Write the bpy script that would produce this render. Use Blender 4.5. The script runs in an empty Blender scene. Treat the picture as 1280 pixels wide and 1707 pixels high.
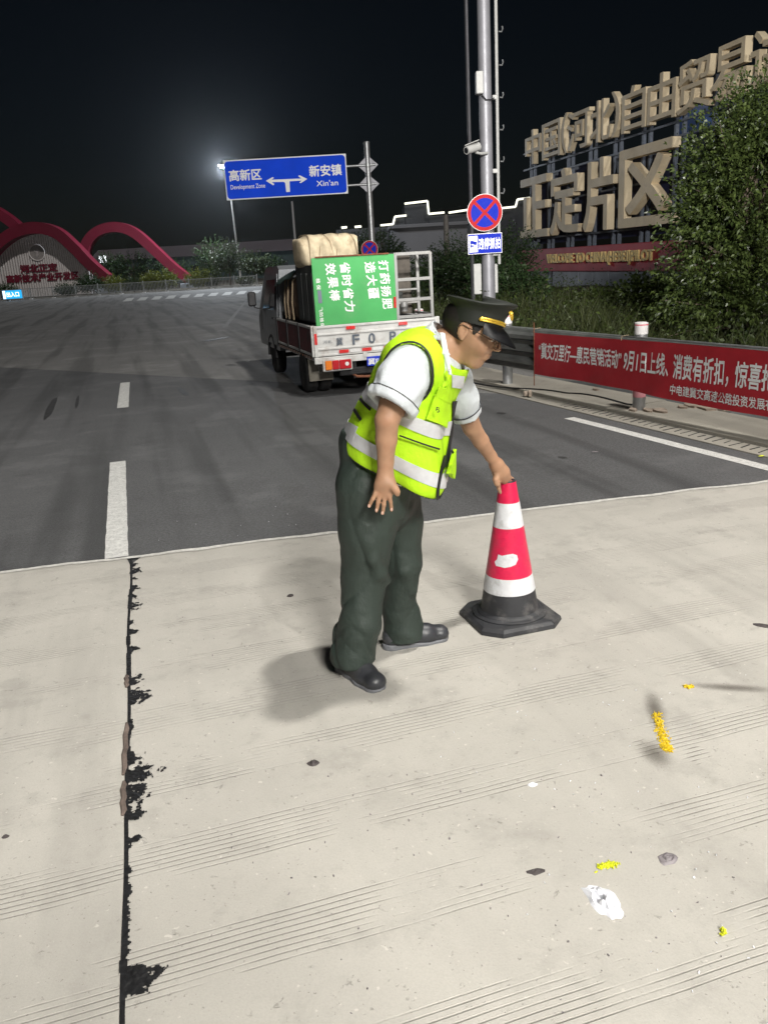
import bpy, bmesh, math, random
import numpy as np
from mathutils import Vector, Matrix, Euler, noise as mnoise

R = math.radians
SC = bpy.context.scene
COL = SC.collection
random.seed(7)

# ------------------------------------------------------------------ camera
F, CX, CY, HC, ROLL, HOR = 1400., 640., 853.5, 1.7, 0.058, 435.
ro = math.atan(ROLL)
th = math.atan((CY - HOR) * math.cos(ro) / F)
fw = Vector((0, math.cos(th), -math.sin(th)))
r0 = Vector((1, 0, 0)); u0 = r0.cross(fw)
rt = r0 * math.cos(ro) - u0 * math.sin(ro)
up = r0 * math.sin(ro) + u0 * math.cos(ro)
CAM = Vector((0, 0, HC))
cd = bpy.data.cameras.new('camera'); cam = bpy.data.objects.new('camera', cd); COL.objects.link(cam)
cd.sensor_fit = 'VERTICAL'; cd.sensor_height = 24.0; cd.lens = 24.0 * F / 1707.0
cd.clip_start = 0.05; cd.clip_end = 3000
cam.matrix_world = Matrix(((rt.x, up.x, -fw.x, 0), (rt.y, up.y, -fw.y, 0), (rt.z, up.z, -fw.z, HC), (0, 0, 0, 1)))
SC.camera = cam

def ray(x, y): return fw + rt * ((x - CX) / F) - up * ((y - CY) / F)
def gp(x, y, z=0.0):
    """ground point under a pixel"""
    d = ray(x, y); return CAM + d * ((z - HC) / d.z)
def at(x, y, Y):
    """point on a pixel's ray at world depth Y"""
    d = ray(x, y); return CAM + d * (Y / d.y)

# ------------------------------------------------------------------ world, sun, exposure
W = bpy.data.worlds.new('World'); SC.world = W; W.use_nodes = True
nt = W.node_tree; bg = nt.nodes['Background']
sky = nt.nodes.new('ShaderNodeTexSky'); sky.sky_type = 'NISHITA'; sky.sun_disc = False
SUN_EL, SUN_AZ = 42, 150          # key direction: high, from the right of the road
sky.sun_elevation = R(SUN_EL); sky.sun_rotation = R(SUN_AZ)
nt.links.new(sky.outputs[0], bg.inputs[0]); bg.inputs[1].default_value = SKY = 0.0011
sd = bpy.data.lights.new('sun', 'SUN'); sun = bpy.data.objects.new('sun', sd); COL.objects.link(sun)
sd.energy = 0.9; sd.angle = R(2.0); sd.color = (1.0, 0.97, 0.92)
az = R(SUN_AZ)
sdir = Vector((math.sin(az) * math.cos(R(SUN_EL)), math.cos(az) * math.cos(R(SUN_EL)), math.sin(R(SUN_EL))))
sun.rotation_euler = sdir.to_track_quat('Z', 'Y').to_euler()
sun.location = (30, 10, 60)
SC.view_settings.view_transform = 'Standard'; SC.view_settings.look = 'None'
SC.view_settings.gamma = 1.0; SC.view_settings.exposure = 0.0; SC.view_settings.use_curve_mapping = False
KEY_W, FILL_W = 1650.0, 1350.0
BEAM_W = 34000.0
SC.cycles.use_denoising = True
SC.cycles.max_bounces = 6; SC.cycles.diffuse_bounces = 3; SC.cycles.transparent_max_bounces = 8
SC.cycles.sample_clamp_indirect = 4.0

# ------------------------------------------------------------------ materials
MATS = {}
class NT:
    def __init__(s, m): s.t = m.node_tree; s.n = s.t.nodes; s.l = s.t.links
    def add(s, typ, **kw):
        n = s.n.new('ShaderNode' + typ)
        for k, v in kw.items():
            if k.startswith('i_'):
                n.inputs[k[2:].replace('_', ' ')].default_value = v
            else: setattr(n, k, v)
        return n
    def link(s, a, b): s.l.new(a, b)
    def math(s, op, a, b=None, c=None, clamp=False):
        n = s.n.new('ShaderNodeMath'); n.operation = op; n.use_clamp = clamp
        for i, v in enumerate((a, b, c)):
            if v is None: continue
            if isinstance(v, (int, float)): n.inputs[i].default_value = v
            else: s.l.new(v, n.inputs[i])
        return n.outputs[0]
    def noise(s, vec, scale, detail=3, rough=0.55):
        n = s.n.new('ShaderNodeTexNoise'); n.inputs['Scale'].default_value = scale
        n.inputs['Detail'].default_value = detail; n.inputs['Roughness'].default_value = rough
        if vec is not None: s.l.new(vec, n.inputs['Vector'])
        return n.outputs['Fac']
    def ramp(s, fac, stops):
        n = s.n.new('ShaderNodeValToRGB'); e = n.color_ramp.elements
        while len(e) < len(stops): e.new(0.5)
        for el, (p, c) in zip(e, stops):
            el.position = p; el.color = (*c, 1) if len(c) == 3 else c
        s.l.new(fac, n.inputs[0]); return n.outputs[0]
    def sstep(s, x, lo, hi):
        n = s.n.new('ShaderNodeMapRange'); n.interpolation_type = 'SMOOTHSTEP'
        n.inputs[1].default_value = lo; n.inputs[2].default_value = hi
        s.l.new(x, n.inputs[0]); return n.outputs[0]
    def mix(s, fac, a, b, mode='MIX'):
        n = s.n.new('ShaderNodeMix'); n.data_type = 'RGBA'; n.blend_type = mode
        for sock, v in ((n.inputs[0], fac), (n.inputs[6], a), (n.inputs[7], b)):
            if isinstance(v, (int, float)): sock.default_value = v
            elif isinstance(v, tuple): sock.default_value = (*v, 1) if len(v) == 3 else v
            else: s.l.new(v, sock)
        return n.outputs[2]
    def bump(s, h, strength, dist):
        n = s.n.new('ShaderNodeBump'); n.inputs['Strength'].default_value = strength; n.inputs['Distance'].default_value = dist
        s.l.new(h, n.inputs['Height']); return n.outputs[0]

def newmat(name):
    m = bpy.data.materials.new(name); m.use_nodes = True
    return m, NT(m), m.node_tree.nodes['Principled BSDF']

def mat(name, col, rough=0.6, metal=0.0, var=0.12, vscale=8.0, bump=0.0, bscale=60.0, bdist=0.002, dirt=None, dscale=3.0, damt=0.5, spec=0.5, coat=0.0, emit=None, estr=0.0, transl=0.0):
    """general procedural material: colour with mottling, optional dirt and fine relief"""
    if name in MATS: return MATS[name]
    m, t, b = newmat(name); MATS[name] = m
    tc = t.add('TexCoord').outputs['Object']
    n1 = t.noise(tc, vscale, 4)
    lo = tuple(max(0, c * (1 - var)) for c in col); hi = tuple(min(1, c * (1 + var)) for c in col)
    c = t.ramp(n1, [(0.3, lo), (0.7, hi)])
    if dirt is not None:
        d = t.sstep(t.noise(tc, dscale, 6, 0.65), 0.5, 0.72)
        c = t.mix(t.math('MULTIPLY', d, damt), c, dirt)
    t.link(c, b.inputs['Base Color'])
    rn = t.math('MULTIPLY_ADD', t.noise(tc, vscale * 2.3, 3), 0.25, rough - 0.125, clamp=True)
    t.link(rn, b.inputs['Roughness'])
    b.inputs['Metallic'].default_value = metal; b.inputs['Specular IOR Level'].default_value = spec
    b.inputs['Coat Weight'].default_value = coat
    if transl: b.inputs['Transmission Weight'].default_value = transl
    if bump: t.link(t.bump(t.noise(tc, bscale, 4), bump, bdist), b.inputs['Normal'])
    if emit:
        b.inputs['Emission Color'].default_value = (*emit, 1); b.inputs['Emission Strength'].default_value = estr
    return m

# ------------------------------------------------------------------ mesh helpers
def frame(z, hint=Vector((0, 0, 1))):
    z = Vector(z).normalized(); x = Vector(hint).cross(z)
    if x.length < 1e-4: x = Vector((1, 0, 0)).cross(z)
    if x.length < 1e-4: x = Vector((0, 1, 0)).cross(z)
    x.normalize(); return x, z.cross(x), z

class MB:
    """collects simple shapes; build() links them as one mesh object"""
    def __init__(s): s.v = []; s.f = []
    def add(s, vs, fs):
        o = len(s.v); s.v += [tuple(v) for v in vs]; s.f += [tuple(i + o for i in f) for f in fs]; return s
    def box(s, c, size, rz=0.0, M=None):
        hx, hy, hz = (q / 2 for q in size); rot = M or Matrix.Rotation(rz, 3, 'Z'); c = Vector(c)
        vs = [c + rot @ Vector((x, y, z)) for x in (-hx, hx) for y in (-hy, hy) for z in (-hz, hz)]
        return s.add(vs, [(0, 1, 3, 2), (4, 6, 7, 5), (0, 4, 5, 1), (2, 3, 7, 6), (0, 2, 6, 4), (1, 5, 7, 3)])
    def cbox(s, c, size, ch=0.01, rz=0.0, M=None):
        """box with chamfered vertical-ish edges all round"""
        hx, hy, hz = (q / 2 for q in size); rot = M or Matrix.Rotation(rz, 3, 'Z'); c = Vector(c)
        ch = min(ch, hx * .9, hy * .9, hz * .9); vs = []
        for z, k in ((-hz, ch), (-hz + ch, 0), (hz - ch, 0), (hz, ch)):
            x, y = hx - k, hy - k
            q = ch if k == 0 else ch * 0.6
            for px, py in ((-x + q, -y), (x - q, -y), (x, -y + q), (x, y - q), (x - q, y), (-x + q, y), (-x, y - q), (-x, -y + q)):
                vs.append(c + rot @ Vector((px, py, z)))
        fs = [tuple(range(7, -1, -1)), tuple(range(24, 32))]
        for k in range(3):
            for i in range(8):
                j = (i + 1) % 8; fs.append((k * 8 + i, k * 8 + j, k * 8 + 8 + j, k * 8 + 8 + i))
        return s.add(vs, fs)
    def cyl(s, p0, p1, r0, r1=None, n=12, caps=True, hint=Vector((0, 0, 1))):
        r1 = r0 if r1 is None else r1; p0 = Vector(p0); p1 = Vector(p1); x, y, z = frame(p1 - p0, hint)
        vs = []
        for p, r in ((p0, r0), (p1, r1)):
            for i in range(n):
                a = 2 * math.pi * i / n; vs.append(p + x * (r * math.cos(a)) + y * (r * math.sin(a)))
        fs = [(i, (i + 1) % n, n + (i + 1) % n, n + i) for i in range(n)]
        if caps: fs += [tuple(range(n - 1, -1, -1)), tuple(range(n, 2 * n))]
        return s.add(vs, fs)
    def tube(s, pts, r, n=8, closed=False, flat=1.0):
        pts = [Vector(p) for p in pts]; N = len(pts); rr = r if isinstance(r, (list, tuple)) else [r] * N
        vs = []; px = None
        for i, p in enumerate(pts):
            a = pts[(i - 1) % N] if closed or i else p; b = pts[(i + 1) % N] if closed or i < N - 1 else p
            t = (b - a).normalized()
            if px is None: x, y, _ = frame(t)
            else:
                x = px - t * px.dot(t); x.normalize(); y = t.cross(x)
            px = x
            for k in range(n):
                an = 2 * math.pi * k / n; vs.append(p + x * (rr[i] * math.cos(an)) + y * (rr[i] * flat * math.sin(an)))
        fs = []
        for i in range(N if closed else N - 1):
            j = (i + 1) % N
            for k in range(n):
                l = (k + 1) % n; fs.append((i * n + k, i * n + l, j * n + l, j * n + k))
        if not closed: fs += [tuple(range(n - 1, -1, -1)), tuple(range((N - 1) * n, N * n))]
        return s.add(vs, fs)
    def prism(s, poly, O, X, Y, depth):
        """extrude 2D outline (in plane O,X,Y) by vector depth"""
        O = Vector(O); X = Vector(X); Y = Vector(Y); D = Vector(depth); n = len(poly)
        a = [O + X * p[0] + Y * p[1] for p in poly]
        vs = a + [p + D for p in a]
        fl = X.cross(Y).dot(D) < 0
        fs = [tuple(range(n)), tuple(range(2 * n - 1, n - 1, -1))] + [(i, n + i, n + (i + 1) % n, (i + 1) % n) for i in range(n)]
        if not fl: fs = [f[::-1] for f in fs]
        return s.add(vs, fs)
    def lathe(s, prof, O=(0, 0, 0), n=24, axis=None, sx=1.0, sy=1.0):
        O = Vector(O); M = axis or Matrix.Identity(3); m = len(prof); vs = []
        for r, z in prof:
            for i in range(n):
                a = 2 * math.pi * i / n; vs.append(O + M @ Vector((r * sx * math.cos(a), r * sy * math.sin(a), z)))
        fs = [(k * n + i, k * n + (i + 1) % n, (k + 1) * n + (i + 1) % n, (k + 1) * n + i) for k in range(m - 1) for i in range(n)]
        fs += [tuple(range(n - 1, -1, -1)), tuple(range((m - 1) * n, m * n))]
        return s.add(vs, fs)
    def build(s, name, m, parent=None, smooth=False, loc=(0, 0, 0), **kw):
        me = bpy.data.meshes.new(name); me.from_pydata(s.v, [], s.f); me.update()
        return link(name, me, m, parent, smooth, loc, **kw)

def link(name, me, m, parent=None, smooth=False, loc=(0, 0, 0), sharp=35):
    if m is not None and not me.materials: me.materials.append(m)
    o = bpy.data.objects.new(name, me); COL.objects.link(o); o.location = loc
    if parent is not None: o.parent = parent
    if smooth:
        me.polygons.foreach_set('use_smooth', [True] * len(me.polygons))
        if sharp: me.set_sharp_from_angle(angle=R(sharp))
    return o

def empty(name, loc, label=None, cat=None, group=None, rz=0.0):
    o = bpy.data.objects.new(name, None); COL.objects.link(o); o.location = loc; o.rotation_euler = (0, 0, rz)
    o.empty_display_size = 0.2
    if label: tag(o, label, cat, group)
    return o
def tag(o, label=None, cat=None, group=None, kind=None):
    if label: o['label'] = label
    if cat: o['category'] = cat
    if group: o['group'] = group
    if kind: o['kind'] = kind
    return o
def copy_tree(o, parent=None):
    c = o.copy(); COL.objects.link(c); c.parent = parent
    for ch in list(o.children): copy_tree(ch, c)
    return c

TXT = {}
def text_mesh(s, bold=0.0, depth=0.0, spacing=1.0, bevel=0.0):
    """lettering as a mesh in XY, bounding box normalised to 0..1 each way; returns (mesh, aspect)"""
    cu = bpy.data.curves.new('txt', 'FONT'); cu.body = s; cu.size = 1.0; cu.offset = bold; cu.extrude = depth
    cu.resolution_u = 3; cu.space_character = spacing; cu.bevel_depth = bevel
    o = bpy.data.objects.new('txt', cu); COL.objects.link(o)
    dg = bpy.context.evaluated_depsgraph_get(); me = bpy.data.meshes.new_from_object(o.evaluated_get(dg))
    bpy.data.objects.remove(o); bpy.data.curves.remove(cu)
    n = len(me.vertices); a = np.zeros(n * 3); me.vertices.foreach_get('co', a); a = a.reshape(-1, 3)
    lo = a.min(0); hi = a.max(0); w = hi[0] - lo[0]; h = hi[1] - lo[1]
    a[:, 0] = (a[:, 0] - lo[0]) / w; a[:, 1] = (a[:, 1] - lo[1]) / h
    if depth: a[:, 2] = (a[:, 2] - lo[2]) / (hi[2] - lo[2])
    me.vertices.foreach_set('co', a.ravel()); me.materials.clear(); me.update()
    return me, w / h
def letter(name, s, m, parent, O, X, Y, D=None, bold=0.01, spacing=1.0, warp=None):
    """lettering spanning vectors X (width) and Y (height) from corner O; D = extrusion vector"""
    me, asp = text_mesh(s, 0.0, 0.1 if D is not None else 0.0, spacing)
    O = Vector(O); X = Vector(X); Y = Vector(Y); Dv = Vector(D) if D is not None else Vector((0, 0, 0))
    n = len(me.vertices); a = np.zeros(n * 3); me.vertices.foreach_get('co', a); a = a.reshape(-1, 3)
    if bold:
        # heavier stroke: overlaid copies shifted a little, each a hair in front of the last
        nch = max(1, len(s)); bx = bold * 1.0 / max(asp, .3) * (1 if nch > 1 else .9); by = bold
        sh = [(0, 0), (bx, by), (-bx, by), (bx, -by), (-bx, -by), (bx * 1.3, 0), (-bx * 1.3, 0), (0, by * 1.3), (0, -by * 1.3)]
        lv = np.zeros(len(me.loops), np.int32); me.loops.foreach_get('vertex_index', lv); lt = np.zeros(len(me.polygons), np.int32); me.polygons.foreach_get('loop_total', lt)
        fl = []; k0 = 0
        for c in lt: fl.append(lv[k0:k0 + c]); k0 += c
        allv = []; allf = []
        for k, (dx, dy) in enumerate(sh):
            b_ = a.copy(); b_[:, 0] += dx; b_[:, 1] += dy
            if D is not None: b_[:, 2] += (b_[:, 2] > .5) * .0006 * k - (b_[:, 2] <= .5) * .0006 * k
            else: b_[:, 2] = .0002 * k
            allf += [tuple(int(q) + n * k for q in f) for f in fl]; allv.append(b_)
        a = np.concatenate(allv); me2 = bpy.data.meshes.new(name); me2.from_pydata(a.tolist(), [], allf); bpy.data.meshes.remove(me); me = me2
        if D is None: Dv = X.cross(Y).normalized()
    p = np.array(O)[None] + a[:, :1] * np.array(X)[None] + a[:, 1:2] * np.array(Y)[None] + a[:, 2:] * np.array(Dv)[None]
    if warp is not None: p = warp(p)
    me.vertices.foreach_set('co', p.ravel()); me.update()
    if D is not None and X.cross(Y).dot(Dv) < 0: me.flip_normals()
    me.name = name
    return link(name, me, m, parent)

def np_mesh(name, V, Q, m, parent=None, smooth=False):
    """fast mesh from numpy verts and quads (n,4) or tris (n,3)"""
    V = np.asarray(V, dtype=np.float32); Q = np.asarray(Q, dtype=np.int32); k = Q.shape[1]
    me = bpy.data.meshes.new(name); me.vertices.add(len(V)); me.vertices.foreach_set('co', V.ravel())
    me.loops.add(Q.size); me.loops.foreach_set('vertex_index', Q.ravel())
    me.polygons.add(len(Q)); me.polygons.foreach_set('loop_start', np.arange(0, Q.size, k, dtype=np.int32))
    me.update(calc_edges=True); me.validate()
    return link(name, me, m, parent, smooth, sharp=0)
# ------------------------------------------------------------------ implicit modelling for people, clothes, bundles
class SDF:
    def __init__(s, lo, hi, h):
        s.lo = np.array(lo, float); s.h = h; s.n = np.ceil((np.array(hi, float) - s.lo) / h).astype(int) + 1
        s.f = np.full(s.n, 1.0, np.float32)
    def box(s, lo, hi):
        a = np.clip(np.floor((np.array(lo) - s.lo) / s.h).astype(int), 0, s.n); b = np.clip(np.ceil((np.array(hi) - s.lo) / s.h).astype(int) + 1, 0, s.n)
        sl = tuple(slice(i, j) for i, j in zip(a, b))
        g = [s.lo[k] + s.h * np.arange(a[k], b[k], dtype=np.float32) for k in range(3)]
        return sl, np.meshgrid(*g, indexing='ij', sparse=True)
    def comb(s, sl, d, k, op):
        f = s.f[sl]
        if d.size == 0: return
        if op == 'sub': d = -d
        if k <= 0: r = np.minimum(f, d) if op == 'add' else np.maximum(f, d)
        elif op == 'add':
            hh = np.clip(0.5 + 0.5 * (f - d) / k, 0, 1); r = f * (1 - hh) + d * hh - k * hh * (1 - hh)
        else:
            hh = np.clip(0.5 - 0.5 * (f - d) / k, 0, 1); r = f * (1 - hh) + d * hh + k * hh * (1 - hh)
        s.f[sl] = r
    def cap(s, p, q, a, b, k=0.02, op='add', X=None, ax=1.0, bx=1.0):
        """tapered capsule p->q radii a->b; X = sideways axis scaled by ax/bx (elliptic section)"""
        p = np.array(p, float); q = np.array(q, float); m = max(a, b) * max(1, ax, bx) + k + 0.02
        sl, (x, y, z) = s.box(np.minimum(p, q) - m, np.maximum(p, q) + m)
        d = q - p; L = float(d @ d) + 1e-12
        t = np.clip(((x - p[0]) * d[0] + (y - p[1]) * d[1] + (z - p[2]) * d[2]) / L, 0, 1)
        ex, ey, ez = x - p[0] - t * d[0], y - p[1] - t * d[1], z - p[2] - t * d[2]
        r = a + (b - a) * t
        if X is None: dist = np.sqrt(ex * ex + ey * ey + ez * ez) - r
        else:
            X = np.array(X, float); X = X / np.linalg.norm(X); u = ex * X[0] + ey * X[1] + ez * X[2]
            sc = ax + (bx - ax) * t; e2 = ex * ex + ey * ey + ez * ez - u * u
            us = u / sc; dist = (np.sqrt(np.maximum(e2, 0) + us * us) - r) * np.minimum(1, (1 + sc) / 2)
        s.comb(sl, dist.astype(np.float32), k, op); return s
    def chain(s, pts, k=0.02, X=None, op='add'):
        """pts: [(p, r)] or [(p, r, side scale)]"""
        for A, B in zip(pts[:-1], pts[1:]):
            s.cap(A[0], B[0], A[1], B[1], k, op, X, A[2] if len(A) > 2 else 1, B[2] if len(B) > 2 else 1)
        return s
    def ell(s, c, r, M=None, k=0.02, op='add', pw=2.0):
        """ellipsoid with radii r along the columns of M"""
        c = np.array(c, float); r = np.array(r, float); m = r.max() + k + 0.02
        sl, (x, y, z) = s.box(c - m, c + m)
        M = np.eye(3) if M is None else np.array(M, float)
        q = [((x - c[0]) * M[0, i] + (y - c[1]) * M[1, i] + (z - c[2]) * M[2, i]) / r[i] for i in range(3)]
        if pw == 2: k1 = np.sqrt(q[0] ** 2 + q[1] ** 2 + q[2] ** 2)
        else: k1 = (np.abs(q[0]) ** pw + np.abs(q[1]) ** pw + np.abs(q[2]) ** pw) ** (1 / pw)
        g = np.sqrt((q[0] / r[0]) ** 2 + (q[1] / r[1]) ** 2 + (q[2] / r[2]) ** 2) + 1e-6
        d = k1 * (k1 - 1) / g if pw == 2 else (k1 - 1) * r.min()
        s.comb(sl, d.astype(np.float32), k, op); return s
    def plane(s, p, n, k=0.0, op='sub'):
        """remove the side the normal points to"""
        n = np.array(n, float); n = n / np.linalg.norm(n); sl, (x, y, z) = s.box(s.lo, s.lo + s.h * s.n)
        d = (x - p[0]) * n[0] + (y - p[1]) * n[1] + (z - p[2]) * n[2]
        d = np.broadcast_to(d, s.f.shape)
        s.comb((slice(None),) * 3, (-d).astype(np.float32), k, op); return s
    def warp(s, fn):
        sl, (x, y, z) = s.box(s.lo, s.lo + s.h * s.n)
        m = np.abs(s.f) < 0.06; X, Y, Z = np.broadcast_arrays(x[:s.n[0]], y[:, :s.n[1]], z[:, :, :s.n[2]])
        s.f[m] += fn(X[m], Y[m], Z[m]).astype(np.float32); return s
    def mesh(s):
        f = s.f; n = f.shape; ins = f < 0
        cnt = np.zeros((n[0] - 1, n[1] - 1, n[2] - 1), np.int16); acc = np.zeros(cnt.shape + (3,), np.float32)
        c = [(i, j, k) for i in (0, 1) for j in (0, 1) for k in (0, 1)]
        def sub(a, o): return a[o[0]:n[0] - 1 + o[0], o[1]:n[1] - 1 + o[1], o[2]:n[2] - 1 + o[2]]
        for a in c:
            for ax in range(3):
                if a[ax]: continue
                b = list(a); b[ax] = 1; fa, fb = sub(f, a), sub(f, b); m = (fa < 0) != (fb < 0)
                t = np.where(m, fa / np.where(m, fa - fb, 1), 0)
                cnt += m
                for w in range(3):
                    acc[..., w] += np.where(m, (t if w == ax else a[w]), 0)
        act = cnt > 0; ids = np.full(cnt.shape, -1, np.int32); N = int(act.sum()); ids[act] = np.arange(N)
        base = np.argwhere(act); V = s.lo + s.h * (base + acc[act] / cnt[act][:, None])
        Q = []
        for ax in range(3):
            u, w = [(1, 2), (2, 0), (0, 1)][ax]
            A = f[tuple(slice(0, n[k] - 1) if k == ax else slice(1, n[k] - 1) for k in range(3))] < 0
            B = f[tuple(slice(1, n[k]) if k == ax else slice(1, n[k] - 1) for k in range(3))] < 0
            def cell(du, dw):
                sl = [None] * 3; sl[ax] = slice(0, n[ax] - 1); sl[u] = slice(du, n[u] - 2 + du); sl[w] = slice(dw, n[w] - 2 + dw)
                return ids[tuple(sl)]
            q = np.stack([cell(0, 0), cell(1, 0), cell(1, 1), cell(0, 1)], -1)
            m = A & ~B; Q.append(q[m]); m = ~A & B; Q.append(q[m][:, ::-1])
        Q = np.concatenate(Q); Q = Q[(Q >= 0).all(1)]
        return V, Q
    def relax(s, V, Q, it=2, lam=0.5):
        for _ in range(it):
            acc = np.zeros_like(V); cn = np.zeros(len(V))
            for i in range(4):
                for j in ((i + 1) % 4, (i - 1) % 4):
                    np.add.at(acc, Q[:, i], V[Q[:, j]]); np.add.at(cn, Q[:, i], 1)
            V = V * (1 - lam) + lam * acc / np.maximum(cn, 1)[:, None]
        return V
def sdf_obj(name, s, m, parent, off=None, it=2):
    V, Q = s.mesh(); V = s.relax(V, Q, it)
    if off is not None: V = V - np.array(off)
    return np_mesh(name, V, Q, m, parent, True)
def patch(name, src, m, parent, planes, off=0.003, thick=0.003, keep=None, whole=False):
    """cut a cloth patch out of a garment's surface: planes = [(point, normal)] remove what the normals point at"""
    bm = bmesh.new(); bm.from_mesh(src.data)
    for co, no in planes:
        bmesh.ops.bisect_plane(bm, geom=bm.verts[:] + bm.edges[:] + bm.faces[:], plane_co=Vector(co), plane_no=Vector(no), clear_outer=True)
    bm.normal_update()
    if keep is not None:
        bad = [f for f in bm.faces if not keep(f.calc_center_median(), f.normal)]
        bmesh.ops.delete(bm, geom=bad, context='FACES')
    # keep the largest connected piece only
    left = set(bm.faces); best = []
    while left:
        st = [left.pop()]; comp = [st[0]]
        while st:
            f = st.pop()
            for e in f.edges:
                for g_ in e.link_faces:
                    if g_ in left: left.remove(g_); st.append(g_); comp.append(g_)
        if len(comp) > len(best): best = comp
    if not whole: bs = set(best); bmesh.ops.delete(bm, geom=[f for f in bm.faces if f not in bs], context='FACES')
    bm.normal_update()
    nv = {v: v.normal.copy() for v in bm.verts}
    for v in bm.verts: v.co += nv[v] * off
    if thick:
        bmesh.ops.solidify(bm, geom=bm.faces[:], thickness=-thick)
    me = bpy.data.meshes.new(name); bm.to_mesh(me); bm.free()
    return link(name, me, m, parent, True, sharp=40)
# ------------------------------------------------------------------ setting: ground, apron, road, verge
HD = R(105.5)                                   # road heading (from +X)
hd = Vector((math.cos(HD), math.sin(HD), 0)); hr = Vector((hd.y, -hd.x, 0))

def mat_concrete(name, base, groove=True):
    m, t, b = newmat(name)
    tc = t.add('TexCoord').outputs['Object']
    rot = t.add('VectorRotate', rotation_type='Z_AXIS'); rot.inputs['Angle'].default_value = R(-17.0); t.link(tc, rot.inputs['Vector'])
    sep = t.add('SeparateXYZ'); t.link(rot.outputs[0], sep.inputs[0]); U, V = sep.outputs[0], sep.outputs[1]
    big = t.noise(tc, 0.9, 5, 0.6); mid = t.noise(tc, 7.0, 6, 0.7); fine = t.noise(tc, 160.0, 3, 0.7); sp = t.noise(tc, 45.0, 2, 0.5)
    c = t.ramp(big, [(0.3, tuple(x * 0.86 for x in base)), (0.7, tuple(x * 1.08 for x in base))])
    rt2 = t.add('VectorRotate', rotation_type='Z_AXIS'); rt2.inputs['Angle'].default_value = R(-15.5); t.link(tc, rt2.inputs['Vector'])
    mp = t.add('Mapping'); mp.inputs['Scale'].default_value = (2.4, .22, 1); t.link(rt2.outputs[0], mp.inputs['Vector'])
    c = t.mix(t.math('MULTIPLY', t.sstep(t.noise(mp.outputs[0], 1.0, 4, .6), .48, .72), .44), c, tuple(x * .62 for x in base))
    sc2 = t.noise(tc, 2.6, 6, .75); c = t.mix(t.math('MULTIPLY', t.sstep(sc2, .50, .70), .46), c, tuple(x * .60 for x in base))
    blot = t.sstep(mid, 0.56, 0.74)
    c = t.mix(t.math('MULTIPLY', blot, 0.42), c, tuple(x * 0.66 for x in base))
    c = t.mix(t.math('MULTIPLY', t.sstep(fine, 0.35, 0.75), 0.22), c, tuple(x * 0.62 for x in base))
    c = t.mix(t.math('MULTIPLY', t.sstep(sp, 0.70, 0.76), 0.55), c, tuple(min(.75, x * 1.35) for x in base))
    pit = t.sstep(t.noise(tc, 26.0, 5, .75), .62, .70); c = t.mix(t.math('MULTIPLY', pit, .38), c, tuple(x * .45 for x in base))
    spk = t.sstep(t.noise(tc, 75.0, 2, .5), .68, .74); c = t.mix(t.math('MULTIPLY', spk, .5), c, tuple(x * .28 for x in base))
    h = t.math('MULTIPLY_ADD', pit, -.8, t.math('MULTIPLY', fine, 0.25))
    h = t.math('MULTIPLY_ADD', mid, 0.5, h)
    if groove:
        # tined texture: sets of about nine grooves, worn away in places
        wob = t.math('MULTIPLY', t.math('SUBTRACT', t.noise(tc, 1.3, 2), 0.5), 0.03)
        Vw = t.math('ADD', V, wob)
        per = t.math('FRACT', t.math('DIVIDE', Vw, 0.43))
        inset = t.math('MULTIPLY', t.sstep(per, 0.0, 0.02), t.math('SUBTRACT', 1.0, t.sstep(per, 0.47, 0.5)))
        fr = t.math('ABSOLUTE', t.math('SUBTRACT', t.math('FRACT', t.math('DIVIDE', Vw, 0.0215)), 0.5))
        line = t.sstep(fr, 0.33, 0.47)
        st = t.add('CombineXYZ'); t.link(t.math('MULTIPLY', U, 0.9), st.inputs[0]); t.link(t.math('MULTIPLY', V, 2.6), st.inputs[1])
        worn = t.sstep(t.noise(st.outputs[0], 1.6, 4, 0.6), 0.43, 0.62)
        deep = t.add('CombineXYZ'); t.link(t.math('MULTIPLY', U, 3.0), deep.inputs[0]); t.link(t.math('MULTIPLY', V, 2.2), deep.inputs[1])
        dk = t.sstep(t.noise(deep.outputs[0], 1.1, 3, 0.5), 0.64, 0.72)
        g = t.math('MULTIPLY', t.math('MULTIPLY', line, inset), worn)
        g2 = t.math('MULTIPLY', line, t.math('MULTIPLY', dk, t.sstep(t.noise(tc, 3.0, 2), 0.45, 0.6)))
        g = t.math('MAXIMUM', g, g2)
        h = t.math('MULTIPLY_ADD', g, -2.6, h)
        c = t.mix(t.math('MULTIPLY', g, 0.30), c, tuple(x * 0.34 for x in base))
        c = t.mix(t.math('MULTIPLY', g2, 0.55), c, tuple(x * 0.12 for x in base))
    t.link(c, b.inputs['Base Color']); b.inputs['Roughness'].default_value = 0.82; b.inputs['Specular IOR Level'].default_value = 0.3
    t.link(t.bump(h, 0.55, 0.004), b.inputs['Normal'])
    return m

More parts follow.
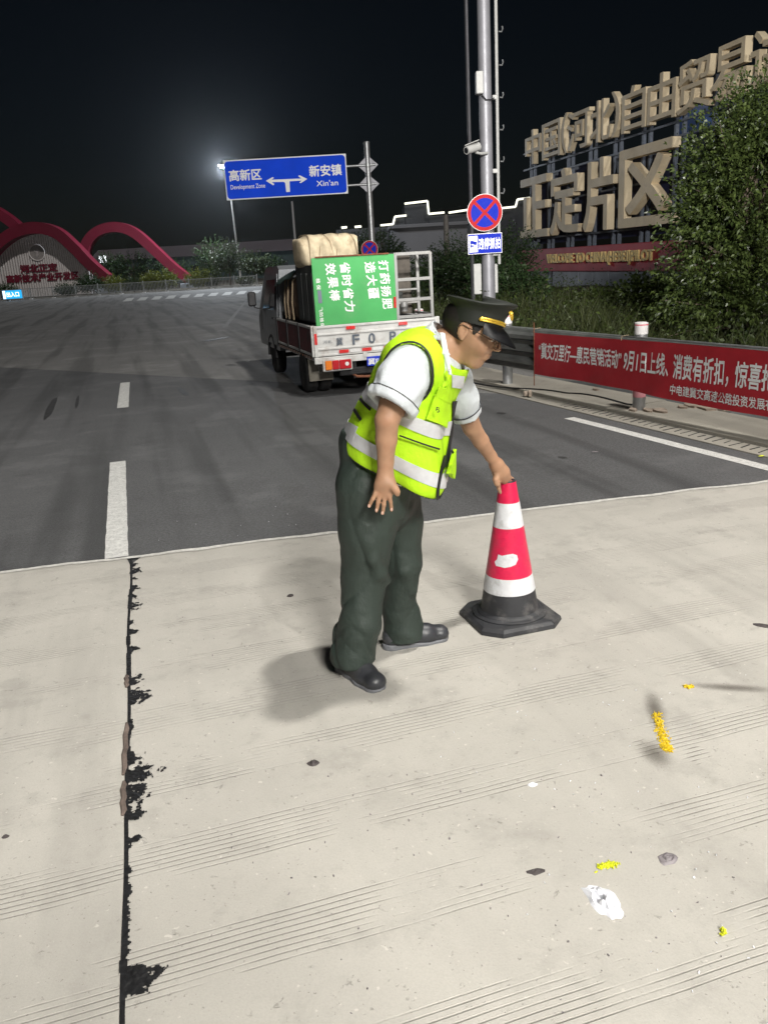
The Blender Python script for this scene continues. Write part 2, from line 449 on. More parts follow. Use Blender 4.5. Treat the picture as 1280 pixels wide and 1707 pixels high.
def mat_asphalt(name, base, tracks=True):
    m, t, b = newmat(name)
    tc = t.add('TexCoord').outputs['Object']
    rot = t.add('VectorRotate', rotation_type='Z_AXIS'); rot.inputs['Angle'].default_value = R(-15.5); t.link(tc, rot.inputs['Vector'])
    sep = t.add('SeparateXYZ'); t.link(rot.outputs[0], sep.inputs[0]); U, V = sep.outputs[0], sep.outputs[1]
    fine = t.noise(tc, 120.0, 4, 0.75); grain = t.noise(tc, 320.0, 2, 0.7); big = t.noise(tc, 0.35, 5, 0.6); mid = t.noise(tc, 3.0, 4, .6)
    gr2 = t.noise(tc, 48.0, 4, 0.8)
    c = t.ramp(t.math('MULTIPLY_ADD', gr2, 0.6, t.math('MULTIPLY', fine, 0.4)), [(0.36, tuple(x * 0.45 for x in base)), (0.64, tuple(x * 1.6 for x in base))])
    c = t.mix(t.math('MULTIPLY', t.sstep(grain, 0.60, 0.70), 0.5), c, tuple(x * 3.2 for x in base))
    c = t.mix(t.math('MULTIPLY', t.sstep(big, 0.4, 0.7), 0.35), c, tuple(x * 1.5 for x in base))
    c = t.mix(t.math('MULTIPLY', t.sstep(mid, 0.55, 0.75), 0.2), c, tuple(x * 0.5 for x in base))
    wearn = t.noise(tc, 0.8, 6, .7); c = t.mix(t.math('MULTIPLY', t.sstep(wearn, 0.50, 0.64), 0.5), c, tuple(x * 1.75 for x in base))
    if tracks:
        cs = t.add('CombineXYZ'); t.link(t.math('MULTIPLY', U, 2.2), cs.inputs[0]); t.link(t.math('MULTIPLY', V, 0.10), cs.inputs[1])
        tr = t.noise(cs.outputs[0], 1.0, 3, 0.5)
        c = t.mix(t.math('MULTIPLY', t.sstep(tr, 0.46, 0.66), 0.6), c, tuple(x * 0.45 for x in base))
    t.link(c, b.inputs['Base Color'])
    t.link(t.math('MULTIPLY_ADD', mid, 0.2, 0.68), b.inputs['Roughness']); b.inputs['Specular IOR Level'].default_value = 0.35
    t.link(t.bump(t.math('ADD', t.math('ADD', fine, grain), gr2), 0.8, 0.006), b.inputs['Normal'])
    return m

M_conc = mat_concrete('concrete_tined', (0.46, 0.441, 0.402))
M_walk = mat_concrete('concrete_shoulder', (0.36, 0.335, 0.29), groove=False)
M_asph = mat_asphalt('asphalt_new', (0.104, 0.105, 0.108))
M_old = mat_asphalt('asphalt_old', (0.175, 0.172, 0.168))
M_soil = mat('soil', (0.05, 0.042, 0.03), 0.95, var=0.4, vscale=3, bump=0.8, bscale=25, bdist=0.02)
M_paint = mat('road_paint', (0.62, 0.62, 0.60), 0.7, var=0.15, vscale=20, bump=0.5, bscale=180, dirt=(0.16, 0.16, 0.16), dscale=70, damt=0.75)
M_tar = mat('tar', (0.012, 0.012, 0.013), 0.45, var=0.3, vscale=30, bump=0.6, bscale=90, bdist=0.003)
M_white = mat('lip_paint', (0.56, 0.55, 0.52), 0.85, var=0.2, vscale=30, bump=0.6, bscale=90, dirt=(0.3, 0.29, 0.27), dscale=12)

def sheet(name, pts, z, m, parent=None, thick=0.0):
    b = MB(); n = len(pts); top = [(p[0], p[1], z) for p in pts]
    if thick:
        b.add(top + [(p[0], p[1], z - thick) for p in pts], [tuple(range(n)), tuple(range(2 * n - 1, n - 1, -1))] + [(i, n + i, n + (i + 1) % n, (i + 1) % n) for i in range(n)])
    else: b.add(top, [tuple(range(n))])
    o = b.build(name, m, parent)
    return o
def ccw(p):
    a = sum(p[i][0] * p[(i + 1) % len(p)][1] - p[(i + 1) % len(p)][0] * p[i][1] for i in range(len(p)))
    return p if a > 0 else p[::-1]

ground = sheet('ground', [(-900, -300), (900, -300), (900, 1600), (-900, 1600)], -0.36, M_soil); tag(ground, kind='structure')

# edge between concrete apron and asphalt (jagged, hand-broken)
A0, A1 = Vector((-2.36, 4.84, 0)), Vector((2.80, 5.90, 0))
ed = (A1 - A0).normalized(); en = Vector((-ed.y, ed.x, 0))
edge = []
EL, ER = -14.0, 16.0
for i in range(601):
    s = EL + (ER - EL) * i / 600; p = A0 + ed * s
    w = (mnoise.noise((s * 2.1, 3.3, 0)) * 0.035 + mnoise.noise((s * 11, 7.7, 0)) * 0.010)
    if s > 2.1: w += -0.02
    edge.append(p + en * w)
# road surface: new asphalt out to a saw-cut, then the older, paler surface to the horizon
o0, o1 = gp(0, 612), gp(430, 635); od = (o1 - o0).normalized()
ol, orr = o0 - od * 60, o0 + od * 14
road = empty('road', (0, 0, 0)); tag(road, kind='structure')
sheet('new_asphalt', ccw([tuple((p - en * 0.4)[:2]) for p in (edge[0], edge[-1])] + [(16.5, 9.0), (1.2, 11.66), tuple(orr[:2]), tuple(ol[:2])]), 0.0, M_asph, road)
sheet('old_asphalt', [(-400, -30), (60, -30), (60, 260), (-400, 260)], -0.006, M_old, road)

apron = empty('concrete_apron', (0, 0, 0)); tag(apron, kind='structure')
s0, s1 = Vector((-0.74, 1.77, 0)), Vector((-1.585, 4.93, 0)); sdv = (s1 - s0).normalized(); sn = Vector((sdv.y, -sdv.x, 0))
def seam(tv, off): return s1 - sdv * tv + sn * off
def seam_wob(tv): return mnoise.noise((tv * 1.3, 1.1, 0)) * 0.012
# split edge at seam
kx = min(range(601), key=lambda i: (edge[i] - s1).length)
TV = [i * 0.08 for i in range(0, 110)]
GAP = 0.006
leftp = [e.copy() for e in edge[:kx]] + [seam(tv + 0.0, -GAP + seam_wob(tv)) for tv in TV[1:]] + [Vector((-14, -4, 0))]
rightp = [e.copy() for e in edge[kx + 1:]] + [Vector((14, -4, 0))] + [seam(tv, GAP + seam_wob(tv)) for tv in reversed(TV[1:])]
for pp in (leftp, rightp):
    me_p = ccw([tuple(p[:2]) for p in pp])
    sheet('slab', me_p, 0.014, M_conc, apron, thick=0.2)
# pale broken lip along the joint with the asphalt
lip = MB()
for i in range(0, 600):
    a, b2 = edge[i], edge[i + 1]
    w0 = 0.030 + 0.03 * abs(mnoise.noise((i * 0.13, 9, 0))); w1 = 0.030 + 0.03 * abs(mnoise.noise((i * 0.13 + 0.13, 9, 0)))
    z = 0.018
    q = [a + en * 0.008, b2 + en * 0.008, b2 - en * w1, a - en * w0]
    lip.add([(p.x, p.y, z) for p in q] + [((a + en * 0.012).x, (a + en * 0.012).y, 0.001), ((b2 + en * 0.012).x, (b2 + en * 0.012).y, 0.001)], [(3, 2, 1, 0), (0, 1, 5, 4)])
lip.build('slab_lip', M_white, apron)
# joint filler and smeared sealant
fill = MB()
for i in range(108):
    tv = i * 0.08; a, b2 = seam(tv + 0.02, seam_wob(tv)), seam(tv + 0.10, seam_wob(tv + .08))
    fill.add([(a - sn * .02)[:2] + (0.006,), (a + sn * .02)[:2] + (0.006,), (b2 + sn * .02)[:2] + (0.006,), (b2 - sn * .02)[:2] + (0.006,)], [(0, 1, 2, 3)])
fill.build('joint_filler', M_tar, apron)
M_strip = mat('joint_strip', (0.13, 0.10, 0.085), 0.8, var=0.4, vscale=20, bump=0.6)
js = MB()
for a, b2 in ((2.05, 2.42), (2.46, 2.66), (1.62, 1.74)):
    pts = [seam(a + (b2 - a) * k / 8, seam_wob(a + (b2 - a) * k / 8) - 0.008 + 0.003 * math.sin(k * 2.1)) + Vector((0, 0, 0.017)) for k in range(9)]
    js.tube(pts, [0.005 if k in (0, 8) else 0.010 for k in range(9)], 6, flat=0.6)
js.build('joint_strip', M_strip, apron)
# sealant blots: (tv from asphalt edge, width to the right, half length)
blots = [(0.10, .05, .05), (0.22, .075, .07), (0.36, .04, .03), (0.52, .05, .06), (0.66, .05, .05), (0.80, .075, .07), (1.02, .04, .04), (1.14, .065, .05), (1.35, .06, .06),
         (1.68, .07, .07), (1.84, .105, .09), (2.10, .02, .10), (2.32, .07, .07), (2.42, .125, .07), (2.55, .09, .08), (2.66, .07, .06), (2.80, .05, .04), (3.12, .02, .3), (3.36, .13, .06)]
cs_ = 0.0042; vv = []; ff = []; idx = {}
def vid(i, j):
    if (i, j) not in idx:
        p = seam(i * cs_, j * cs_ + seam_wob(i * cs_)); jx = (mnoise.noise((i * 3.7, j * 2.9, 5)) * .0012)
        idx[(i, j)] = len(vv); vv.append((p.x + jx, p.y - jx, 0.0175 + 0.0015 * mnoise.noise((i * .3, j * .3, 2))))
    return idx[(i, j)]
for i in range(int(3.6 / cs_)):
    tv = i * cs_
    near = [b for b in blots if abs(tv - b[0]) < b[2] * 1.3]
    base_w = 0.006 + 0.010 * max(0, mnoise.noise((tv * 9, 0.5, 0)))
    for j in range(-6, 36):
        x = j * cs_; v = (base_w - abs(x)) / 0.01
        if x > -0.008:
            for b in near:
                e = 1 - ((tv - b[0]) / b[2]) ** 2 - (max(x, 0) / b[1]) ** 2
                nz = mnoise.fractal((tv * 42, x * 42, b[0]), 0.9, 2.1, 4)
                v = max(v, e * 1.25 - 0.60 + nz * 0.95)
        if v > 0: ff.append((vid(i, j), vid(i, j + 1), vid(i + 1, j + 1), vid(i + 1, j)))
sl = bpy.data.meshes.new('sealant'); sl.from_pydata(vv, [], ff); sl.update()
tag(link('sealant', sl, M_tar, apron), kind='stuff')
# painted lines
def strip(name, pts_w, z, parent, m=M_paint):
    """paint strip through [(point, halfwidth)]"""
    b = MB(); vs = []
    for i, (p, w) in enumerate(pts_w):
        a = pts_w[max(i - 1, 0)][0]; c = pts_w[min(i + 1, len(pts_w) - 1)][0]; d = (c - a).normalized(); n = Vector((d.y, -d.x, 0))
        jit = mnoise.noise((i * 1.7, p.x * 3, 0)) * 0.006
        vs += [(p.x - n.x * (w + jit), p.y - n.y * (w + jit), z), (p.x + n.x * (w - jit), p.y + n.y * (w - jit), z)]
    b.add(vs, [(2 * i, 2 * i + 1, 2 * i + 3, 2 * i + 2) for i in range(len(pts_w) - 1)])
    return b.build(name, m, parent)
def line(name, a, b, w, z=0.004, n=24, parent=road): return strip(name, [(a.lerp(b, k / n), w) for k in range(n + 1)], z, parent)
line('lane_dash', gp(195, 930), gp(197, 770), 0.072)
line('lane_dash', gp(205, 680), gp(209, 638), 0.075)
rl0, rl1 = gp(948, 697), gp(1280, 781); rdir = (rl1 - rl0).normalized()
line('edge_line', rl0, rl1 + rdir * 3.0, 0.062, n=40)
for k in range(11):
    x = 450 - k * 23.5; y0 = 484.5 + (450 - x) * 0.062
    a = gp(x - 3, y0 + 3.2); b2 = gp(x + 3, y0 - 2.2)
    line('crossing_bar', a, b2, 0.30, z=0.0, n=4)
M_fade = mat('worn_paint', (0.22, 0.22, 0.215), 0.8, var=0.2, vscale=6, dirt=(0.10, 0.10, 0.10), dscale=5, damt=0.8)
for q in (((374, 546), (412, 500)), ((33, 551), (52, 544))): strip('worn_lane_line', [(gp(*q[0]).lerp(gp(*q[1]), k / 24), .07) for k in range(25)], 0.0, road, M_fade)
M_crack = mat('asphalt_patch', (0.04, 0.04, 0.041), 0.6, var=0.3)
def blob(name, c, rx, ry, rot, z, m, parent, seed=0, n=26, amp=0.35):
    vs = [];
    for k in range(n):
        a = 2 * math.pi * k / n; q = 1 + amp * mnoise.noise((math.cos(a) * 1.6 + seed * 5.1, math.sin(a) * 1.6, seed))
        x, y = rx * q * math.cos(a), ry * q * math.sin(a)
        vs.append((c[0] + x * math.cos(rot) - y * math.sin(rot), c[1] + x * math.sin(rot) + y * math.cos(rot), z))
    return MB().add(vs, [tuple(range(n))]).build(name, m, parent)
def skid(x0, y0, x1, y1, w, s):
    a, b2 = gp(x0, y0), gp(x1, y1); d = b2 - a
    blob('skid_mark', (a + b2) / 2, d.length / 2, w, math.atan2(d.y, d.x), 0.003, M_crack, road, s, amp=.2)
skid(76, 700, 93, 663, .05, 1); skid(128, 680, 131, 660, .025, 2); skid(338, 569, 382, 562, .12, 3); skid(300, 647, 313, 660, .05, 4)
skid(828, 688, 842, 690, .04, 5); skid(930, 762, 944, 764, .03, 6)

# ------------------------------------------------------------------ right-hand verge: gutter, slot drain, shoulder, bank
vg0, vg1 = Vector((1.182, 11.651, 0)), Vector((3.126, 6.584, 0)); vd = (vg0 - vg1).normalized(); vn = Vector((vd.y, -vd.x, 0))
VA0 = math.atan2(vd.y, vd.x); VTAB = {}
def _va(s): k = min(1, max(0, (s - 6.0) / 6.0)); return VA0 - R(20.5) * k * k * (3 - 2 * k)
_p = vg1 + vd * -12.0; VT = [(_p.copy(), VA0)]
for _i in range(1, 481):
    a_ = _va(-12 + _i * .1); _p = _p + Vector((math.cos(a_), math.sin(a_), 0)) * .1; VT.append((_p.copy(), a_))
def vp(s, off, z):
    # kerb line: straight past the camera, then bending to the right behind the truck
    q = min(max((s + 12) / .1, 0), 479.0); i = int(q); f = q - i; p = VT[i][0].lerp(VT[i + 1][0], f); a_ = VT[i][1] + (VT[i + 1][1] - VT[i][1]) * f
    return Vector((p.x + math.sin(a_) * off, p.y - math.cos(a_) * off, z))
SV0, SV1 = -9.0, 34.0
def vband(name, a, b, z, m, parent=None, thick=0.25, s0=SV0, s1=SV1):
    N_ = 60; ss = [s0 + (s1 - s0) * i / N_ for i in range(N_ + 1)]
    return sheet(name, ccw([tuple(vp(q, a, 0)[:2]) for q in ss] + [tuple(vp(q, b, 0)[:2]) for q in reversed(ss)]), z, m, parent, thick)
shoulder = empty('shoulder', (0, 0, 0)); tag(shoulder, kind='structure')
M_gut = mat_concrete('gutter_concrete', (0.33, 0.31, 0.27), groove=False)
vband('gutter', 0.0, 0.235, 0.010, M_gut, shoulder, 0.1)
vband('slot', 0.23, 0.262, -0.05, M_tar, shoulder, 0.05)
# shoulder slab, cast in bays with joints
sb = -9.0; k = 0
while sb < 30:
    L = [2.7, 3.1, 2.4, 3.3][k % 4]; k += 1
    wout = 1.02 + 0.05 * math.sin(k * 1.7)
    sheet('shoulder_slab', ccw([tuple(vp(sb + .006, .262, 0)[:2]), tuple(vp(sb + L - .006, .262, 0)[:2]), tuple(vp(sb + L - .006, wout, 0)[:2]), tuple(vp(sb + .006, wout, 0)[:2])]), 0.028 + 0.004 * (k % 3), M_walk, shoulder, 0.25)
    sb += L
# drain bars across the gutter
bars = MB()
proto = None
mb = MB().box((0, 0, 0), (0.012, 0.19, 0.004))
M_bar = mat('drain_slit', (0.02, 0.02, 0.02), 0.8)
for i in range(46):
    s = -1.6 + i * 0.105; p = vp(s, 0.145, 0.0115)
    if proto is None: o = proto = mb.build('drain_slit', M_bar, shoulder)
    else: o = proto.copy(); COL.objects.link(o)
    o.location = p; o.rotation_euler = (0, 0, math.atan2(vn.y, vn.x) - R(90) + R(6 * math.sin(i * 3.1) + 14)); o.scale = (1 + .4 * math.sin(i * 5), 0.8 + .25 * math.sin(i * 2.3), 1)
# rubble flakes and cracked mortar on the shoulder
FLAB = ['rounded mortar flake under the banner'] + ['broad mortar flake in the cracked patch under the banner'] * 3 + ['thin mortar flake right of the middle guardrail post', 'small mortar crumb at the foot of the middle guardrail post', 'mortar piece touching the foot of the middle guardrail post', 'long mortar flake in front of the middle guardrail post'][0:0] + ['mortar flake at the far end of the cracked patch', 'small mortar crumb at the foot of the middle guardrail post', 'mortar lump beside the foot of the middle guardrail post', 'flat mortar piece just beyond the foot of the middle post', 'lone mortar lump lying between two guardrail posts', 'narrow mortar sliver at the start of the cracked patch']
M_flake = mat('mortar', (0.33, 0.27, 0.22), 0.9, var=0.3, vscale=12, bump=0.7)
for i, (x, y, r) in enumerate([(1150, 682, .10), (1178, 686, .12), (1195, 684, .13), (1208, 687, .07), (1055, 690, .05), (1080, 691, .06), (1100, 691, .09), (992, 655, .05), (1137, 685, .05)]):
    c = gp(x, y); b = MB(); n = 11
    top = []
    for q in range(n):
        a = 2 * math.pi * q / n; rr = r * (0.75 + 0.4 * random.random()); top.append((c.x + rr * math.cos(a) * .8, c.y + rr * math.sin(a) * 1.4, 0.05 + random.random() * .012))
    b.add(top + [(v[0], v[1], 0.02) for v in top], [tuple(range(n))] + [(q, n + q, n + (q + 1) % n, (q + 1) % n) for q in range(n)])
    tag(b.build('mortar_flake', M_flake, None), FLAB[i], 'rubble', 'mortar flakes on the shoulder')
# planted bank beyond the shoulder
bank = MB(); NB = 40; rows = [(1.0, -0.12), (1.5, -0.22), (2.6, -0.15), (5.0, 0.0), (9.0, 0.1), (30, 0.3)]
vs = []
for i in range(NB + 1):
    s = SV0 + (SV1 - SV0) * i / NB
    for off, z in rows: vs.append(tuple(vp(s, off, z + 0.05 * mnoise.noise((s, off, 0)))))
nr = len(rows)
bank.add(vs, [(i * nr + j, (i + 1) * nr + j, (i + 1) * nr + j + 1, i * nr + j + 1) for i in range(NB) for j in range(nr - 1)])
tag(bank.build('bank', M_soil), kind='structure')
# ------------------------------------------------------------------ person bending to the cone
BASE = Vector((0.0, 3.34, 0.0))
person = empty('person', BASE, 'person in peaked cap and yellow reflective vest bending to hold the traffic cone', 'person')
def pj(x, y, Y): return np.array(at(x, y, Y))
AF = R(-26); pf = np.array((math.cos(AF), math.sin(AF), 0)); pl_ = np.array((-math.sin(AF), math.cos(AF), 0)); pz = np.array((0, 0, 1.0))

M_skin = mat('skin', (0.40, 0.228, 0.138), 0.58, var=0.14, vscale=14, bump=0.15, bscale=220, bdist=0.0015, dirt=(0.36, 0.16, 0.09), dscale=18, damt=0.35)
M_skin.node_tree.nodes['Principled BSDF'].inputs['Subsurface Weight'].default_value = 0.12
M_skin.node_tree.nodes['Principled BSDF'].inputs['Subsurface Radius'].default_value = (0.012, 0.005, 0.003)
M_hair = mat('hair', (0.012, 0.010, 0.009), 0.55, var=0.4, vscale=60, bump=0.6, bscale=160)
def mat_cloth(name, col, rough, weave=900.0, wr=0.35, wscale=9.0, sheen=0.0, crease=0.0):
    m, t, b = newmat(name); tc = t.add('TexCoord').outputs['Object']
    n1 = t.noise(tc, 6.0, 4); n2 = t.noise(tc, wscale, 4, 0.55); n3 = t.noise(tc, weave, 1)
    c = t.ramp(n1, [(0.3, tuple(x * 0.88 for x in col)), (0.7, tuple(min(1, x * 1.1) for x in col))])
    t.link(c, b.inputs['Base Color']); b.inputs['Roughness'].default_value = rough; b.inputs['Sheen Weight'].default_value = sheen
    h = t.math('MULTIPLY_ADD', n3, 0.03, n2)
    if crease:
        mp = t.add('Mapping'); mp.inputs['Scale'].default_value = (17, 17, 3.2); mp.inputs['Rotation'].default_value = (.12, -.2, 0); t.link(tc, mp.inputs['Vector'])
        cr1 = t.math('ABSOLUTE', t.math('SUBTRACT', t.noise(mp.outputs[0], 1.0, 4, .6), .5)); h = t.math('MULTIPLY_ADD', t.math('SUBTRACT', 1.0, t.sstep(cr1, 0.0, .10)), -crease, h)
    t.link(t.bump(h, wr, 0.02), b.inputs['Normal']); return m
M_trous = mat_cloth('trouser_cloth', (0.027, 0.040, 0.033), 0.62, wr=0.45, wscale=16, crease=.06)
M_shirt = mat_cloth('shirt_cloth', (0.60, 0.64, 0.67), 0.85, wr=0.6, wscale=13, crease=.04)
M_vest = mat_cloth('vest_cloth', (0.46, 0.80, 0.008), 0.75, wr=0.6, wscale=13, crease=.05)
M_refl = mat('reflective_tape', (0.66, 0.67, 0.70), 0.35, 0.25, var=0.10, vscale=26, bump=0.25, bscale=50, bdist=0.004)
M_blk = mat('black_trim', (0.012, 0.012, 0.014), 0.6)
M_shoe = mat('shoe_leather', (0.035, 0.037, 0.043), 0.42, var=0.3, vscale=14, bump=0.3, bscale=120, dirt=(0.14, 0.14, 0.14), dscale=9, damt=0.35)
M_sole = mat('shoe_sole', (0.16, 0.165, 0.18), 0.55, var=0.2, vscale=20)
M_cap = mat_cloth('cap_cloth', (0.010, 0.0125, 0.0095), 0.7, wr=0.15, wscale=14)
M_gold = mat('gold_cord', (0.75, 0.50, 0.06), 0.38, 0.5, var=0.15, bump=0.3, bscale=260)
M_visor = mat('visor', (0.006, 0.006, 0.007), 0.42, var=0.1, spec=.3)

# --- joints (pixel, depth): depth follows the feet on the ground and the body turn
rheel, rtoe = np.array(gp(572, 1118)), np.array(gp(640, 1161))
lheel, ltoe = np.array(gp(648, 1084)), np.array(gp(728, 1070))
pel = pj(628, 795, 3.36)
rhip, lhip = pel - pl_ * .095, pel + pl_ * .095
rkn, lkn = pj(607, 960, 3.28), pj(672, 935, 3.46)
rank, lank = rheel + (rtoe - rheel) * .22 + pz * .10, lheel + (ltoe - lheel) * .22 + pz * .10
waist = pj(634, 752, 3.345); belly = pj(655, 700, 3.32); chest = pj(692, 640, 3.28); neckb = pj(735, 572, 3.25)
rsh, lsh = pj(684, 606, 3.12), pj(756, 630, 3.42)
relb, rwri = pj(645, 700, 3.04), pj(642, 793, 3.06)
lelb, lwri = pj(786, 712, 3.56), pj(828, 776, 3.69)
headc = pj(790, 545, 3.21); head0 = pj(786, 560, 3.21); HS = 1.08
hf = np.array((0.83, -0.36, -0.42)); hf /= np.linalg.norm(hf)         # face direction (looks down at the cone)
hl = pl_ - hf * (pl_ @ hf); hl /= np.linalg.norm(hl); hu = np.cross(hf, hl)
HM = np.stack([hf, hl, hu], 1)
def hp(f, l, u): return headc + (hf * f + hl * l + hu * u) * HS

# --- body: one continuous surface
B = SDF(np.array((-0.40, 2.80, 0.05)), np.array((0.72, 3.95, 1.60)), 0.0048)
B.chain([(pel, .10, 1.3), (waist, .10, 1.3), (belly, .105, 1.3), (chest, .11, 1.35), (neckb - pz * .03, .075, 1.5)], .04, pl_)
B.chain([(neckb - pz * .05 - pf * .01, .066), (hp(-.045, 0, -.055), .058)], .04)
for sh, elb, wri in ((rsh, relb, rwri), (lsh, lelb, lwri)):
    B.cap(neckb - pz * .05, sh, .06, .058, .03)
    fore = elb * .65 + wri * .35
    big = 1.0 if sh is rsh else 0.88
    B.chain([(sh, .056 * big), (elb * .75 + sh * .25, .051 * big), (elb, .0445 * big), (fore, .0395 * big), (elb * .25 + wri * .75, .030 * big), (wri, .0285 * big)], .010)
for hip, kn, ank in ((rhip, rkn, rank), (lhip, lkn, lank)):
    B.chain([(hip, .075), (kn, .05), (ank, .035)], .02)
# head
B.ell(hp(-.012, 0, .006), (.104, .083, .088), HM, .02)
B.ell(hp(.030, 0, -.045), (.066, .064, .084), HM, .035)        # jaw and cheeks
B.ell(hp(.046, 0, -.112), (.032, .038, .024), HM, .03)        # chin
B.ell(hp(.050, .038, -.040), (.034, .026, .030), HM, .02); B.ell(hp(.050, -.038, -.040), (.034, .026, .030), HM, .02)   # cheeks
B.ell(hp(.072, 0, .022), (.024, .055, .014), HM, .02)          # brow
for sgn in (1, -1): B.ell(hp(.094, sgn * .033, -.002), (.013, .019, .012), HM, .008, 'sub')    # sockets
for sgn in (1, -1): B.ell(hp(.078, sgn * .033, -.002), (.0135, .0165, .0125), HM, .003)        # lids
B.cap(hp(.090, 0, .002), hp(.108, 0, -.034), .008, .0125, .010)                                # nose
for sgn in (1, -1): B.ell(hp(.099, sgn * .012, -.039), (.010, .008, .007), HM, .006)
B.cap(hp(.086, -.018, -.068), hp(.086, .018, -.068), .0075, .0075, .005); B.cap(hp(.083, -.015, -.080), hp(.083, .015, -.080), .008, .008, .005)
B.cap(hp(.097, -.022, -.0735), hp(.097, .022, -.0735), .0016, .0016, .003, 'sub')
for sgn in (1, -1):                                                                            # ears
    B.ell(hp(-.012, sgn * .080, -.008), (.022, .008, .034), HM, .008); B.ell(hp(-.008, sgn * .088, -.004), (.011, .006, .020), HM, .005, 'sub')
    B.ell(hp(-.006, sgn * .080, -.034), (.010, .007, .011), HM, .006)
cq_ = np.array((.30, .06, .95)); cq_ /= np.linalg.norm(cq_); cx2 = np.cross((0, 1, 0), cq_); cx2 /= np.linalg.norm(cx2)
B.ell(head0 - hf * .006 + hu * .078 + cq_ * .145, (.2, .2, .12), np.stack([cx2, np.cross(cq_, cx2), cq_], 1), .004, 'sub')     # skull ends inside the cap
# right hand spread on the thigh
def finger(pts, r0, r1, k=.006):
    n = len(pts); B.chain([(p, r0 + (r1 - r0) * i / (n - 1)) for i, p in enumerate(pts)], k)
RY = 3.045
palm = pj(642, 815, RY); B.chain([(rwri, .0285, 1.0), (pj(642, 806, RY), .0225, 1.5), (pj(639, 822, RY + .005), .0195, 2.2)], .02, np.array((1, -.1, 0)))
for a, b, c, d in (((626, 822), (621, 832), (617, 839), (615.5, 844)), ((633, 827), (630, 838), (628.5, 847), (627.5, 852)), ((641, 829), (640, 841), (638.5, 850), (637.5, 856.5)), ((649, 826), (651, 837), (652, 845), (652.5, 850.5)), ):
    finger([pj(*a, RY - .004), pj(*b, RY - .006), pj(*c, RY + .002), pj(*d, RY + .008)], .0092, .0070, .003)
finger([pj(652, 806, RY - .01), pj(658, 814, RY - .02), pj(661.5, 820, RY - .02), pj(662.5, 824, RY - .018)], .0135, .0088, .012)
# left hand over the cone's top rim
B.chain([(lwri, .034), (pj(835, 788, 3.71), .034, 1.15), (pj(840, 796, 3.72), .028, 1.3)], .02, np.array((.7, .7, 0)))
finger([pj(830, 790, 3.68), pj(826, 799, 3.665), pj(828, 806, 3.665), pj(831, 809, 3.672)], .014, .010, .012)      # thumb
finger([pj(835, 797, 3.70), pj(829, 805, 3.682), pj(831, 814, 3.678), pj(833.5, 821, 3.682)], .0115, .0082)
finger([pj(840, 799, 3.715), pj(842, 805, 3.725), pj(842, 812, 3.73), pj(841, 816, 3.73)], .0115, .0085)
finger([pj(845, 797, 3.73), pj(849, 803, 3.745), pj(850, 811, 3.755), pj(850, 818, 3.755)], .0115, .0085)
finger([pj(846, 793, 3.755), pj(853, 799, 3.785), pj(856, 808, 3.79), pj(856, 815, 3.785)], .0105, .008)
body = sdf_obj('body', B, M_skin, person, BASE, 1)
M_nail = mat('nail', (0.62, 0.40, 0.31), 0.3, var=0.05)
for x, y in ((615.2, 843.5), (627.2, 850.5), (637.4, 855.2), (652.6, 849.2)):
    p = at(x, y, RY - .004); nb = MB(); nb.lathe([(.001, .0022), (.0048, .0018), (.0055, 0)], p - BASE, 10, Matrix(((1, 0, 0), (0, 0, -1), (0, 1.25, .2)))); nb.build('fingernail', M_nail, body, True)
# eyes
M_eye = mat('eye', (0.6, 0.58, 0.55), 0.2, var=0.02); M_iris = mat('iris', (0.02, 0.012, 0.008), 0.15)
for sgn in (1, -1):
    e = MB(); e.lathe([(.0105 * math.sin(a * math.pi / 8), .0105 * -math.cos(a * math.pi / 8)) for a in range(9)], Vector(hp(.0825, sgn * .033, -.004)) - BASE, 14); e = e.build('eye', M_eye, body, True)
    i_ = MB(); i_.lathe([(.0012, .0095), (.005, .0098), (.0058, .009)], Vector(hp(.0835, sgn * .033, -.007)) - BASE, 12, Matrix(np.stack([hl, hu, hf], 1))); i_.build('iris', M_iris, e, True)
# hair: close-cropped back and sides
Hh = SDF(headc - .16, headc + .16, 0.005)
Hh.ell(hp(-.020, 0, .006), (.108, .089, .094), HM, 0)
Hh.plane(hp(.052, 0, 0), hf, .01); Hh.plane(hp(-.05, 0, -.050), -hu - hf * .12, .012)
for sgn in (1, -1): Hh.ell(hp(-.006, sgn * .084, -.014), (.028, .03, .040), HM, .006, 'sub')
cu_ = np.array((.30, .06, .95)); cu_ /= np.linalg.norm(cu_); Hh.plane(head0 - hf * .006 + hu * .078 + cu_ * .02, cu_)
sdf_obj('hair', Hh, M_hair, person, BASE, 1)

# --- trousers
T = SDF((-0.42, 2.9, 0.01), (0.40, 3.85, 1.12), 0.0055)
rhem, lhem = rank - pz * .026, lank - pz * .042
rcd = (rtoe - rheel); rcd /= np.linalg.norm(rcd); lcd = (ltoe - lheel); lcd /= np.linalg.norm(lcd)
T.chain([(pj(624, 738, 3.36), .140, 1.15), (pel + pf * .01, .148, 1.15), (pel - pz * .10 + pf * .005, .146, 1.16)], .03, pl_)
T.chain([(rhip - pz * .02 + pf * .0, .128), (pj(612, 880, 3.265), .114), (rkn, .092), (pj(600, 1040, 3.24), .083), (rhem + rcd * .025 + pz * .03, .084), (rhem + rcd * .03 - pz * .12, .090)], .025)
T.chain([(lhip - pz * .02 + pf * .02, .118), (pj(664, 870, 3.46), .102), (lkn + pf * .0, .078), (pj(664, 1010, 3.50), .070), (lhem + lcd * .02 + pz * .03, .080), (lhem + lcd * .02 - pz * .12, .088)], .025)
T.cap(rhem - rcd * .02 + pz * .12, rhem - rcd * .02 - pz * .08, .052, .056, .05); T.cap(lhem + lcd * .04 + pz * .10, lhem + lcd * .05 - pz * .08, .055, .062, .05)
